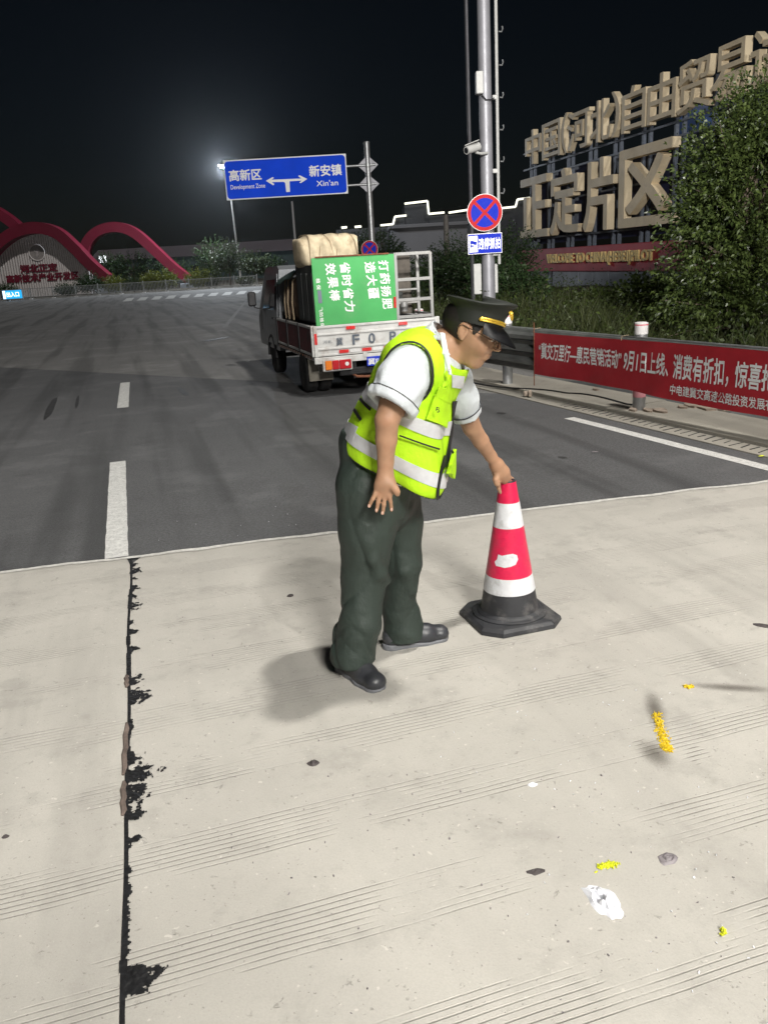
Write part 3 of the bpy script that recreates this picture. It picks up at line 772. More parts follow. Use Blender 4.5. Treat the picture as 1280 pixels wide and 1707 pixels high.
# folds: thin soft ridges lying on the cloth, and creases cut between them
def fold(pts, r=.012, k=.03, op='add', dy=.0):
    if op == 'sub': r, k = r * .7, .02
    else: r, dy, k = r * .85, .008, .045
    P = [pj(x, y, Y + dy) for x, y, Y in pts]
    T.chain([(p, r * (0.25 if i in (0, len(P) - 1) else 1)) for i, p in enumerate(P)], k, None, op)
fold([(664, 925, 3.385), (674, 950, 3.39), (690, 985, 3.42)], .013); fold([(616, 900, 3.155), (622, 930, 3.165), (634, 955, 3.19), (648, 968, 3.23)], .012)
def rid(p): return 1 - np.abs(np.sin(p))
def wr(x, y, z):
    lowk = np.clip((.78 - z) / .45, 0, 1); ank_ = np.clip((.40 - z) / .30, 0, 1)
    v1 = rid(15 * (x * .85 - y * .55) + 1.1 * np.sin(5 * z + 1) + .7 * np.sin(11 * z + 6 * x))
    v2 = rid(13 * (x * .5 + y * .9) + 1.3 * np.sin(4 * z) + 2.2 * z)
    d1 = rid(17 * z + 12 * x - 6 * y + 1.2 * np.sin(14 * x + 9 * z)); d2 = rid(14 * z - 15 * x + 5 * y + .9 * np.sin(10 * y))
    fine = np.sin(60 * x + 41 * z + 3 * np.sin(22 * y)) * np.sin(47 * z - 38 * x)
    return .009 * (v1 ** 5 - .15) * (.4 + .6 * lowk) + .008 * (v2 ** 5 - .15) * (.4 + .6 * lowk) + (.005 * (d1 ** 9 - .1) + .004 * (d2 ** 9 - .1)) * (.15 + .85 * ank_) - .0012 * fine
T.warp(wr)
T.plane(rhem, (-rcd * .12 - pz), .004) if False else None
sl_, (x_, y_, z_) = T.box(T.lo, T.lo + T.h * T.n)
hemz = np.where((x_ - 0.0) * 0 + y_ > (lhem[1] + rhem[1]) / 2 + (x_ - (lhem[0] + rhem[0]) / 2) * -0.5, lhem[2] - .005, rhem[2] + .002)
T.f = np.maximum(T.f, np.broadcast_to(hemz - z_, T.f.shape).astype(np.float32)); T.f = np.maximum(T.f, np.broadcast_to(z_ - 1.06, T.f.shape).astype(np.float32))
sdf_obj('trousers', T, M_trous, person, BASE, 2)

# --- shoes
def shoe(heel, toe, name='shoe'):
    d = (toe - heel); L = np.linalg.norm(d); d /= L; sd = np.array((-d[1], d[0], 0)); c0 = heel - d * .03
    def q(u, w, z): return c0 + d * (u * 1.1) + sd * w + pz * z
    Lz = 0.325
    S = SDF(np.minimum(c0, c0 + d * Lz) - .09, np.maximum(c0, c0 + d * Lz) + np.array((.09, .09, .16)), 0.0045)
    S.chain([(q(.045, 0, .062), .042), (q(.12, 0, .060), .043), (q(.19, 0, .048), .045), (q(.245, .0, .038), .040)], .03, None)
    S.cap(q(.05, 0, .075), q(.08, 0, .115), .042, .043, .03)
    S.cap(q(.11, 0, .09), q(.19, 0, .070), .026, .018, .03)
    S.ell(q(.255, 0, .045), (.036, .044, .034), np.stack([d, sd, pz], 1), .02)
    S.plane(q(0, 0, .026), -pz, 0)
    so = sdf_obj(name, S, M_shoe, person, BASE, 1)
    K = SDF(np.minimum(c0, c0 + d * Lz) - np.array((.09, .09, .02)), np.maximum(c0, c0 + d * Lz) + np.array((.09, .09, .08)), 0.0045)
    K.chain([(q(.042, 0, .02), .046), (q(.11, 0, .02), .041), (q(.18, 0, .02), .049), (q(.245, 0, .02), .047)], .02)
    up_ = K
    sl, (x, y, z) = K.box(K.lo, K.lo + K.h * K.n)
    u = ((x - c0[0]) * d[0] + (y - c0[1]) * d[1]) / 1.1
    top = .040 - .012 * np.clip((u - .06) / .14, 0, 1) + .014 * np.clip((u - .22) / .07, 0, 1) ** 2
    bot = .003 + .020 * np.clip((u - .235) / .06, 0, 1) ** 2 + .010 * np.clip((.03 - u) / .04, 0, 1)
    K.f = np.maximum(K.f, np.broadcast_to(np.maximum(z - top, bot - z), K.f.shape).astype(np.float32))
    sdf_obj('sole', K, M_sole, so, BASE, 1)
shoe(rheel, rtoe); shoe(lheel, ltoe)

# --- shirt: torso core, sleeves, collar
S = SDF((-0.25, 2.85, 0.90), (0.62, 3.80, 1.55), 0.0055)
S.chain([(waist + pf * .03, .105, 1.2), (belly + pf * .02, .120, 1.2), (chest, .132, 1.22), (neckb - pz * .075 - pf * .02, .085, 1.3)], .05, pl_)
rcuff = pj(657, 664, 3.05)
S.chain([(neckb - pz * .085 - pl_ * .04, .075), (rsh + pf * .0 - pz * .012, .082), (rsh * .55 + rcuff * .45 - pf * .005, .086)], .03)
S.chain([(rsh - pz * .012, .082), (rsh * .45 + rcuff * .55, .086, 1.04), (rcuff, .080, 1.08), (rcuff + (relb - rsh) * .12, .080, 1.1)], .03, pf)
lcuff = pj(774, 682, 3.515)
S.chain([(neckb - pz * .095 + pl_ * .04, .065), (lsh, .066), (lsh * .4 + lcuff * .6, .066), (lcuff + (lelb - lsh) * .10, .063)], .04)
def wr2(x, y, z): return -(np.sin(46 * x + 31 * z + 4 * np.sin(20 * y)) * np.sin(29 * z - 22 * x + 9 * y) * .0035)
S.warp(wr2)
rd = (relb - rsh); rd /= np.linalg.norm(rd); ld_ = (lelb - lsh); ld_ /= np.linalg.norm(ld_)
# sleeve ends: hollow cut so that the arm emerges from an open cuff
def cuff(c, dirn, r, tilt):
    n = dirn + tilt; n /= np.linalg.norm(n)
    sl, (x, y, z) = S.box(c - .2, c + .2)
    dd = (x - c[0]) * n[0] + (y - c[1]) * n[1] + (z - c[2]) * n[2]
    rad = np.sqrt((x - c[0]) ** 2 + (y - c[1]) ** 2 + (z - c[2]) ** 2)
    S.f[sl] = np.where(rad < .17, np.maximum(S.f[sl], dd), S.f[sl])
    return n
nr_ = cuff(rcuff + rd * .028, rd, .1, np.array((-.10, 0, .10))); nl_ = cuff(lcuff + ld_ * .022, ld_, .1, np.array((0, 0, 0.0)))
S.cap(rcuff + rd * .0, rcuff + rd * .08, .069, .071, .0, 'sub', pf, 1.06, 1.08); S.cap(lcuff + ld_ * .0, lcuff + ld_ * .08, .052, .054, 0, 'sub')
shirt = sdf_obj('shirt', S, M_shirt, person, BASE, 2)
bp = lambda p: Vector(p) - BASE
def nearax(c, r): return lambda p, n: (p - bp(c)).length < r
patch('sleeve_cuff', shirt, M_shirt, shirt, [(bp(rcuff + rd * .0), -nr_)], .003, .004, lambda p, n: (p - bp(rcuff)).length < .15)
patch('cuff_piping', shirt, M_blk, shirt, [(bp(rcuff - rd * .004), -nr_), (bp(rcuff + rd * .001), nr_)], .005, .002, lambda p, n: (p - bp(rcuff)).length < .15)
patch('sleeve_cuff', shirt, M_shirt, shirt, [(bp(lcuff - ld_ * .01), -nl_)], .003, .003, lambda p, n: (p - bp(lcuff)).length < .12)
patch('cuff_piping', shirt, M_blk, shirt, [(bp(lcuff - ld_ * .015), -nl_), (bp(lcuff - ld_ * .010), nl_)], .005, .002, lambda p, n: (p - bp(lcuff)).length < .12)
# collar
Cc = SDF(neckb - .17, neckb + .17, .0045)
ca = (np.array(hp(-.045, 0, -.055)) - neckb); ca /= np.linalg.norm(ca); ca = ca * .6 + pz * .5 + pf * .15; ca /= np.linalg.norm(ca)
Cc.cap(neckb - ca * .055, neckb + ca * .030, .094, .080, 0, 'add', pl_, 1.05, 1.0); Cc.cap(neckb - ca * .10, neckb + ca * .12, .080, .070, 0, 'sub', pl_, 1.05, 1.0)
Cc.plane(neckb + ca * .036, ca + pf * .15); Cc.plane(neckb - ca * .06, -ca)
Cc.cap(neckb + pf * .06 - ca * .09, neckb + pf * .10 + ca * .06, .012, .03, 0, 'sub')
sdf_obj('collar', Cc, M_shirt, shirt, BASE, 1)
lp0, lp1, lp2 = pj(737, 556, 3.125), pj(743, 590, 3.085), pj(750, 624, 3.07); Lp = SDF(np.minimum(lp0, lp2) - .06, np.maximum(lp0, lp2) + .06, .0035)
Lp.chain([(lp0, .0045, 3.0), (lp1, .0045, 4.0), (lp2, .0035, 3.0)], .004, np.array((.95, -.05, -.2))); sdf_obj('collar_flap', Lp, M_shirt, shirt, BASE, 1)
for u in (0.0,):
    MB().lathe([(.001, .004), (.006, .0035), (.007, 0)], bp(pj(747.5, 616, 3.06)), 12, Matrix(((1, 0, 0), (0, 0, -1), (0, 1, 0)))).build('button', M_refl, shirt, True)

# --- vest
V_ = SDF((-0.30, 2.85, 0.80), (0.55, 3.75, 1.52), 0.0052)
tilt = np.array(neckb - waist); tilt /= np.linalg.norm(tilt)
V_.chain([(pj(645, 775, 3.33), .166, 1.08), (pj(649, 742, 3.33), .166, 1.10), (pj(664, 700, 3.315), .160, 1.14), (chest, .154, 1.16), (pj(714, 602, 3.265), .130, 1.18)], .05, pl_)
V_.chain([(pj(714, 602, 3.265), .115, 1.15), (neckb - pz * .08 - pf * .01, .088, 1.2)], .05, pl_)
V_.cap(neckb - pz * .07, rsh + pl_ * .03 - pz * .01, .105, .116, .04); V_.cap(rsh + pl_ * .04 - pz * .01, rsh * .6 + chest * .4 - pz * .06, .114, .12, .05); V_.cap(neckb - pz * .11 + pl_ * .02, lsh - pl_ * .05, .07, .062, .04)
V_.cap(pj(700, 715, 3.18), pj(706, 800, 3.17), .075, .085, .09)     # cloth hanging forward of the belly
V_.cap(pj(730, 690, 3.30), pj(722, 800, 3.26), .050, .050, .06)
V_.cap(pj(606, 705, 3.36), pj(592, 742, 3.36), .045, .042, .05)
def wr3(x, y, z): return -(np.sin(26 * x + 21 * z + 3 * np.sin(14 * y)) * np.sin(19 * z - 12 * x + 15 * y) * .004 + np.sin(22 * (x - y) + 5 * z) * .003 * np.clip((1.15 - z) / .2, 0, 1))
V_.warp(wr3)
V_un = V_.f.copy(); V_cut = SDF(V_.lo, V_.lo + V_.h * (V_.n - 1), V_.h); V_cut.n = V_.n.copy(); V_cut.f = np.full(V_.f.shape, -1.0, np.float32)
# hem: slopes down toward the front
hn = np.array((pf[0] * .34, pf[1] * .34, -1.0)) * 1.0
hem_p = pj(640, 800, 3.16)
hA, hB, hC = pj(572, 740, 3.38), pj(660, 806, 3.14), pj(735, 834, 3.16); hnv = np.cross(hB - hA, hC - hA); hnv /= np.linalg.norm(hnv)
if hnv[2] > 0: hnv = -hnv
V_.plane(hA, hnv, .0)
# armholes and neck
V_.cap(rsh - pl_ * .26 - pz * .034 + pf * .008, rsh - pl_ * .0 - pz * .034 + pf * .008, .100, .094, 0, 'sub', rd, 1.28, 1.25)
V_.cap(lsh + pl_ * .20, lsh + pl_ * .005, .10, .075, 0, 'sub', ld_, 1.25, 1.2)
V_.cap(neckb - ca * .02, neckb + ca * .2, .092, .11, 0, 'sub', pl_, 1.05, 1.05)
V_.cap(pj(771, 586, 2.98), pj(773, 592, 3.55), .060, .066, 0, 'sub')
V_.cap(pj(748, 662, 3.08), pj(757, 575, 3.12), .003, .045, 0, 'sub', pf, 3.0, 3.0)     # open V below the collar
V_cut.plane(hA, hnv, .0)
V_cut.cap(rsh - pl_ * .26 - pz * .034 + pf * .008, rsh - pl_ * .0 - pz * .034 + pf * .008, .100, .094, 0, 'sub', rd, 1.28, 1.25)
V_cut.cap(lsh + pl_ * .20, lsh + pl_ * .005, .10, .075, 0, 'sub', ld_, 1.25, 1.2)
V_cut.cap(neckb - ca * .02, neckb + ca * .2, .092, .11, 0, 'sub', pl_, 1.05, 1.05)
V_cut.cap(pj(748, 662, 3.08), pj(757, 575, 3.12), .003, .045, 0, 'sub', pf, 3.0, 3.0)     # open V below the collar
vest = sdf_obj('vest', V_, M_vest, person, BASE, 2)
# reflective tape: two bands round the body, vertical tape on chest; planes square to the trunk
up_t = tilt
def band(p0, p1, nrm, name='reflective_band', m=M_refl, keep=None, off=.003, parent=None):
    a, b = bp(p0), bp(p1); return patch(name, vest, m, parent or vest, [(a, nrm), (b, -nrm)], off, .002, keep)
bn = -hnv * 1.0
bn = bn * .75 + up_t * .25; bn /= np.linalg.norm(bn)
side = lambda p, n: True
bA = pj(700, 694, 3.12); band(bA, bA - bn * .052, bn)
bB = pj(700, 775, 3.12); band(bB, bB - (-hnv) * .052, -hnv)
# zip and front panel edge: a plane holding the trunk axis through the zip line
z0, z1, z2 = pj(746, 650, 3.06), pj(738, 735, 3.07), pj(722, 828, 3.08)
zn = np.cross(z0 - z2, np.array((0.25, 1.0, 0))); zn /= np.linalg.norm(zn)
if zn[0] < 0: zn = -zn
front = lambda p, n: n.y < .25
patch('zip', vest, M_blk, vest, [(bp(z1 + zn * .004), zn), (bp(z1 - zn * .004), -zn), (bp(pj(740, 646, 3.1)), up_t)], .005, .003, lambda p, n: n.y < 0.3 and n.x > -.3)
# shoulder tape
cn = np.cross(up_t, np.array((0, 1, 0)));
def quad_patch(name, corners, m, off, thick=.003, parent=None, Y=3.05, keep=front):
    """patch bounded by a pixel quadrilateral seen from the camera side"""
    cs = [np.array(at(x, y, Y)) for x, y in corners]; c = sum(cs) / len(cs); pls = []
    for i in range(len(cs)):
        a, b = cs[i], cs[(i + 1) % len(cs)]; n = np.cross(b - a, (a + b) / 2 - np.array(CAM)); n /= np.linalg.norm(n)
        if n @ (a - c) < 0: n = -n
        pls.append((bp(a), Vector(n)))
    return patch(name, vest, m, parent or vest, pls, off, thick, keep)
quad_patch('shoulder_tape', [(724, 600), (746, 606), (744, 628), (723, 620)], M_refl, .003, .002)
quad_patch('shoulder_tape', [(752, 624), (773, 627), (770, 647), (752, 645)], M_refl, .003, .002)
pk = quad_patch('chest_pocket', [(722, 654), (745, 668), (738, 712), (708, 696)], M_vest, .010, .008)
quad_patch('pocket_flap', [(727, 640), (746, 650), (744, 672), (722, 656)], M_vest, .016, .004)
quad_patch('lower_pocket', [(668, 722), (728, 750), (708, 806), (655, 790), (655, 755)], M_vest, .014, .012)
quad_patch('pocket_zip', [(668, 722), (727, 746), (726, 749), (667, 724)], M_blk, .018, .004)
quad_patch('pocket_tape', [(655, 772), (709, 792), (704, 812), (653, 798)], M_refl, .017, .003)
quad_patch('far_pocket', [(748, 746), (762, 768), (752, 800), (736, 790)], M_vest, .018, .014, keep=lambda p, n: n.y < .5)
quad_patch('pocket_zip', [(744, 750), (759, 765), (758, 768), (743, 753)], M_blk, .022, .004, keep=lambda p, n: n.y < .5)
quad_patch('back_slit', [(603, 664), (620, 681), (618, 685), (601, 668)], M_blk, .004, .004)
quad_patch('back_slit', [(594, 681), (605, 699), (602, 702), (591, 685)], M_blk, .004, .004)
quad_patch('back_tape', [(584, 704), (598, 712), (590, 733), (576, 722)], M_refl, .004, .002)
quad_patch('pen_loop', [(752, 668), (760, 668), (757, 718), (752, 722)], M_blk, .005, .002)
letter('chest_print', 'ҕ', M_blk, vest, bp(pj(726, 686, 3.035)), bp(pj(731.5, 688.5, 3.035)) - bp(pj(726, 686, 3.035)), bp(pj(727.5, 678, 3.035)) - bp(pj(726, 686, 3.035)), None, .02)
# bound edges: tape run along the armholes and neck, where the cut meets the garment surface; thin tape at the hem
def samp(F_, G, p):
    q = np.clip((np.array(p) - G.lo) / G.h, 0, np.array(F_.shape) - 1.001); i = q.astype(int); f = q - i; v = 0.0
    for dx in (0, 1):
        for dy in (0, 1):
            for dz in (0, 1): v += F_[i[0] + dx, i[1] + dy, i[2] + dz] * (f[0] if dx else 1 - f[0]) * (f[1] if dy else 1 - f[1]) * (f[2] if dz else 1 - f[2])
    return v
def rim_tape(p, q, ra, rb, X=None, ax=1.0, bx=1.0, r=.0042, clipf=None):
    p, q = np.array(p), np.array(q); d = q - p; dn = d / np.linalg.norm(d)
    X = np.array(X if X is not None else (0, 0, 1.0)); X = X - dn * (X @ dn); X /= np.linalg.norm(X); Y = np.cross(dn, X); runs = [[]]
    for k in range(97):
        a_ = 2 * math.pi * k / 96; hit = None
        for t in np.linspace(0, 1, 140):
            rr = ra + (rb - ra) * t; sc = ax + (bx - ax) * t; w = p + d * t + X * (sc * rr * math.cos(a_)) + Y * (rr * math.sin(a_))
            if samp(V_un, V_, w) < 0: hit = w if t > 0 else None; break
        if hit is not None and (hit - hA) @ hnv < -.004 and (clipf is None or clipf(hit)): runs[-1].append(hit)
        elif runs[-1]: runs.append([])
    for run in runs:
        if len(run) < 6: continue
        P = np.array(run)
        for _ in range(3): P[1:-1] = P[1:-1] * .5 + (P[:-2] + P[2:]) * .25
        MB().tube([tuple(Vector(v) - BASE) for v in P], r, 6).build('edge_binding', M_blk, vest, True)
rim_tape(rsh - pl_ * .26 - pz * .034 + pf * .008, rsh - pl_ * .0 - pz * .034 + pf * .008, .100, .094, rd, 1.28, 1.25)
rim_tape(lsh + pl_ * .20, lsh + pl_ * .005, .10, .075, ld_, 1.25, 1.2)
patch('edge_binding', vest, M_blk, vest, [(bp(hA - hnv * .007), -hnv)], .0025, 0, lambda p, n: n.dot(Vector(hnv)) < .6)

# --- peaked cap
cap_o = empty('cap', (0, 0, 0)); cap_o.parent = person
ct = head0 - hf * .006 + hu * .078; cu = np.array((.30, .06, .95)); cu /= np.linalg.norm(cu)
cf = hf - cu * (hf @ cu); cf /= np.linalg.norm(cf); cl = np.cross(cu, cf)
CMx = Matrix(np.stack([cf, cl, cu], 1).tolist())
prof = [(.092, -.034), (.094, -.010), (.094, .010), (.097, .018), (.112, .033), (.122, .043), (.124, .047), (.121, .051), (.09, .054), (.04, .055), (.002, .0555)]
n = 48; vs = []
for r, z in prof:
    for i in range(n):
        a = 2 * math.pi * i / n
        fr = math.cos(a); sad = (.020 * max(0, fr) ** 2 - .004 * max(0, -fr)) if z > .025 else 0            # crown rises at the front
        rr = r * 1.03; p = Vector((rr * fr * 1.05, rr * .92 * math.sin(a), z + sad * 1 - (.006 * abs(math.sin(a)) ** 2 if z > .04 else 0)))
        vs.append(tuple(Vector(ct) + CMx @ p - BASE))
m_ = len(prof)
cb = MB(); cb.add(vs, [(k * n + i, k * n + (i + 1) % n, (k + 1) * n + (i + 1) % n, (k + 1) * n + i) for k in range(m_ - 1) for i in range(n)] + [tuple(range((m_ - 1) * n, m_ * n)), tuple(range(n - 1, -1, -1))])
cb.build('crown', M_cap, cap_o, True, sharp=60)
vis = MB(); vs = []; na, nr2 = 21, 5
for j in range(nr2):
    for i in range(na):
        a = R(-62 + 124 * i / (na - 1)); k = j / (nr2 - 1)
        w = .062 * k * math.cos(a * 1.32); r = .099 + w
        p = Vector((r * math.cos(a) * 1.05, r * .93 * math.sin(a), -.022 - .046 * k * math.cos(a) - .012 * k * k))
        vs.append(tuple(Vector(ct) + CMx @ p - BASE))
vb = [(j * na + i, j * na + i + 1, (j + 1) * na + i + 1, (j + 1) * na + i) for j in range(nr2 - 1) for i in range(na - 1)]
off_ = len(vs); vs2 = [tuple(Vector(v) - Vector(cu) * .004) for v in vs]
vis.add(vs + vs2, vb + [tuple(off_ + i for i in f[::-1]) for f in vb]); vis.build('visor', M_visor, cap_o, True, sharp=60)
for dz in (-.014, -.006):
    MB().tube([tuple(Vector(ct) + CMx @ Vector((.1035 * math.cos(R(a)) * 1.02, .1025 * .91 * math.sin(R(a)), dz + .002 * math.sin(a))) - BASE) for a in range(-72, 73, 6)], .0040, 8).build('gold_cord', M_gold, cap_o, True)
for sgn in (1, -1):
    MB().lathe([(.001, .006), (.006, .004), (.007, 0)], Vector(ct) + CMx @ Vector((.034, sgn * .0885, -.012)) - BASE, 12, CMx @ Matrix(((1, 0, 0), (0, 0, sgn), (0, 1, 0)))).build('cap_button', M_gold, cap_o, True)
bdg = Matrix.Translation(Vector(ct) + CMx @ Vector((.118, 0, .034)) - BASE)
ba = CMx @ Matrix(((-.45, 0, .89), (0, 1, 0), (.89, 0, .45)))
MB().lathe([(.024, -.004), (.025, 0), (.020, .004), (.012, .003), (.010, .007), (.001, .008)], bdg.translation, 24, ba, 1.0, 0.8).build('badge', M_gold, cap_o, True)

# --- glasses
gl = empty('glasses', (0, 0, 0)); gl.parent = person
M_frame = mat('glasses_frame', (0.10, 0.07, 0.05), 0.3, 0.6); 
M_lensg, t_, b_ = newmat('glasses_lens'); b_.inputs['Transmission Weight'].default_value = 1.0; b_.inputs['Roughness'].default_value = 0.03; b_.inputs['IOR'].default_value = 1.12; b_.inputs['Base Color'].default_value = (0.95, 0.97, 0.97, 1); b_.inputs['Alpha'].default_value = 0.35
for sgn in (1, -1):
    ring = [hp(.114 - .010 * abs(math.cos(a)) , sgn * .034 + .026 * math.cos(a), -.008 + .019 * math.sin(a)) for a in [2 * math.pi * i / 20 for i in range(20)]]
    MB().tube([tuple(Vector(p) - BASE) for p in ring], .0016, 6, True).build('rim', M_frame, gl, True)
    MB().add([tuple(Vector(p) - BASE) for p in ring], [tuple(range(20))]).build('lens', M_lensg, gl)
    MB().tube([tuple(Vector(hp(*q)) - BASE) for q in ((.108, sgn * .060, -.002), (.085, sgn * .080, .002), (.02, sgn * .087, .008), (-.020, sgn * .087, .010), (-.034, sgn * .085, -.006))], .0016, 6).build('temple', M_frame, gl, True)
MB().tube([tuple(Vector(hp(*q)) - BASE) for q in ((.110, -.010, -.002), (.116, 0, .002), (.110, .010, -.002))], .0016, 6).build('bridge', M_frame, gl, True)
# ------------------------------------------------------------------ traffic cone
M_rub = mat('cone_rubber', (0.030, 0.031, 0.035), 0.55, var=0.25, vscale=12, bump=0.35, bscale=70, dirt=(0.20, 0.19, 0.18), dscale=9, damt=0.45)
M_cred = mat('cone_red', (0.66, 0.016, 0.075), 0.32, var=0.12, vscale=30, bump=0.25, bscale=320, bdist=0.001, dirt=(0.35, 0.10, 0.11), dscale=14, damt=0.3)
M_cwh = mat('cone_white', (0.68, 0.69, 0.72), 0.35, var=0.08, vscale=30, bump=0.25, bscale=320, bdist=0.001, dirt=(0.32, 0.31, 0.30), dscale=16, damt=0.55)
CP = gp(849, 1033); cone = empty('traffic_cone', CP, 'red and white banded traffic cone with black rubber base, torn sticker on it', 'cone', rz=R(17))
pl = MB(); S_ = 0.205
def octo(h, c, z): return [(-h + c, -h, z), (h - c, -h, z), (h, -h + c, z), (h, h - c, z), (h - c, h, z), (-h + c, h, z), (-h, h - c, z), (-h, -h + c, z)]
lay = [(0.205, .075, .012), (0.208, .075, .018), (0.205, .075, .034), (0.190, .070, .046), (0.172, .085, .050)]
vs = [v for l in lay for v in octo(*l)]; nl = len(lay)
pl.add(vs, [tuple(range(7, -1, -1)), tuple(range((nl - 1) * 8, nl * 8))] + [(k * 8 + i, k * 8 + (i + 1) % 8, k * 8 + 8 + (i + 1) % 8, k * 8 + 8 + i) for k in range(nl - 1) for i in range(8)])
plo = pl.build('base_plate', M_rub, cone)
for sx in (-1, 1):
    for sy in (-1, 1): MB().box((sx * .13, sy * .13, .007), (.10, .10, .013)).build('foot', M_rub, plo)
MB().lathe([(.178, .044), (.178, .056), (.170, .060), (.158, .060), (.154, .066), (.146, .068), (.140, .072)], (0, 0, 0), 40).build('ring', M_rub, cone, True, sharp=50)
zt, zb = 0.695, 0.066
def cr(u): z = zt + (zb - zt) * u; r = 0.037 + (0.138 - 0.037) * u; return r, z
MB().lathe([cr(1.0), cr(.83)], (0, 0, 0), 48).build('skirt', M_rub, cone, True)
for nm, m, a, b, e in (('red_band', M_cred, 0.0, .15, .0010), ('white_band', M_cwh, .15, .335, .0016), ('red_band', M_cred, .335, .71, .0010), ('white_band', M_cwh, .71, .835, .0020)):
    prof = [cr(b - (b - a) * k / 6) for k in range(7)]
    MB().lathe([(prof[0][0] - .002, prof[0][1])] + [(r + e, z) for r, z in prof] + [(prof[-1][0] - .002, prof[-1][1])], (0, 0, 0), 56).build(nm, m, cone, True, sharp=60)
MB().lathe([(.036, .690), (.0365, .697), (.033, .702), (.026, .701), (.024, .680), (.02, .66)], (0, 0, 0), 32).build('top_opening', M_rub, cone, True, sharp=50)
# torn sticker following the cone's skin
stk = MB(); outl = [(-.052, -.030), (-.060, -.012), (-.046, .002), (-.040, .026), (-.022, .022), (.000, .028), (.026, .032), (.046, .024), (.052, .004), (.040, -.020), (.018, -.028), (-.010, -.034), (-.032, -.030)]
ang0 = math.atan2(-CP.y, -CP.x) - R(17) - R(2); vs = []
cx_, cz_ = 0, 0.71 - .0
for px_, pz_ in [(0, 0)] + [(q[0] * k, q[1] * k) for k in (.33, .66, 1) for q in outl]:
    u = .565 - pz_ / (zt - zb); r, z = cr(u); a = ang0 + px_ / r - .06
    vs.append(((r + .0035) * math.cos(a), (r + .0035) * math.sin(a), z))
nn = len(outl); stk.add(vs, [(0, 1 + i, 1 + (i + 1) % nn) for i in range(nn)] + [(1 + j * nn + i, 1 + j * nn + nn + i, 1 + j * nn + nn + (i + 1) % nn, 1 + j * nn + (i + 1) % nn) for j in range(2) for i in range(nn)]); stk.build('torn_sticker', M_cwh, cone)

# ------------------------------------------------------------------ truck with open load bed
TH = R(16.3); TP = gp(523.6, 596, 0.55)
thd = Vector((-math.sin(TH), math.cos(TH), 0)); trt = Vector((math.cos(TH), math.sin(TH), 0)); TW = 1.74
TO = Vector((TP.x, TP.y, 0)) + trt * (TW / 2)
truck = empty('truck', TO, 'small grey truck with white drop-side load bed parked on the asphalt', 'truck', rz=TH)
M_twh = mat('truck_white', (0.56, 0.56, 0.55), 0.5, var=0.12, vscale=6, dirt=(0.20, 0.13, 0.09), dscale=5, damt=0.55, bump=0.15, bscale=40)
M_tgrey = mat('truck_cab_paint', (0.20, 0.21, 0.225), 0.32, 0.35, var=0.10, vscale=4, coat=0.5, dirt=(0.12, 0.11, 0.10), dscale=3, damt=0.4)
M_tred = mat('side_board_red', (0.13, 0.025, 0.03), 0.6, var=0.3, vscale=8, dirt=(0.05, 0.045, 0.045), dscale=5, damt=0.8)
M_chas = mat('chassis', (0.018, 0.018, 0.02), 0.7, var=0.3, bump=0.4, bscale=40, dirt=(0.08, 0.07, 0.06), dscale=6, damt=0.4)
M_tyre = mat('tyre', (0.020, 0.020, 0.021), 0.8, var=0.3, vscale=12, bump=0.5, bscale=60, dirt=(0.09, 0.08, 0.07), dscale=5, damt=0.5)
M_rim = mat('wheel_rim', (0.30, 0.30, 0.30), 0.5, 0.6, var=0.2, dirt=(0.08, 0.06, 0.05), damt=0.6)
M_glass, t_, b_ = newmat('dark_glass'); b_.inputs['Base Color'].default_value = (0.01, 0.012, 0.014, 1); b_.inputs['Roughness'].default_value = 0.06
_n = t_.noise(t_.add('TexCoord').outputs['Object'], 3.0, 3); t_.link(t_.math('MULTIPLY_ADD', _n, 0.08, 0.03), b_.inputs['Roughness'])
M_rredl = mat('lamp_red', (0.45, 0.012, 0.02), 0.18, var=0.1, coat=0.6); M_ramb = mat('lamp_amber', (0.75, 0.20, 0.02), 0.2, coat=0.6)
M_rstrip = mat('reflector_red', (0.62, 0.03, 0.03), 0.3, var=0.1, dirt=(0.4, 0.3, 0.3), damt=0.4); M_wstrip = mat('reflector_white', (0.72, 0.72, 0.72), 0.3, dirt=(.4, .38, .36), damt=.4)
M_plate = mat('plate_blue', (0.02, 0.05, 0.55), 0.35, var=0.06); M_wtxt = mat('white_lettering', (0.78, 0.78, 0.78), 0.4, var=0.04)
M_sten = mat('stencil', (0.10, 0.12, 0.15), 0.7, var=0.3, vscale=20)
M_rust = mat('rust', (0.16, 0.06, 0.03), 0.9, var=0.5, vscale=20, bump=0.4)
hw = TW / 2
# bed
bed = MB().box((0, 1.28, .565), (TW, 2.52, .05)); bed.build('bed_floor', M_chas, truck)
tg = MB(); tg.cbox((0, .02, .745), (TW - .05, .03, .37), .006); tgo = tg.build('tailgate', M_twh, truck)
for z in (.925, .83, .645, .565): MB().cbox((0, .0, z), (TW - .05, .022, .028 if z < .9 else .035), .006).build('rib', M_twh, tgo)
for x in (-hw + .035, hw - .035): MB().cbox((x, -.002, .745), (.05, .035, .40), .006).build('tailgate_post', M_twh, tgo)
MB().cbox((0, -.004, .50), (TW, .05, .085), .008).build('rear_beam', M_twh, truck)
for i, (x, z, w) in enumerate(((-.36, .895, .12), (-.47, .600, .13), (-.16, .600, .13), (.14, .600, .13), (.44, .600, .13), (.36, .895, .12))):
    MB().box((x, -.022 if z < .7 else -.0215, z), (w, .004, .042)).build('reflector_strip', M_rstrip, tgo)
for x in (-.32, -.01, .29): MB().box((x, -.0165, .600), (.13, .004, .042)).build('white_reflector_strip', M_wstrip, tgo)
MB().box((-hw + .036, -.022, .78), (.036, .004, .14)).build('reflector_strip', M_rstrip, tgo)
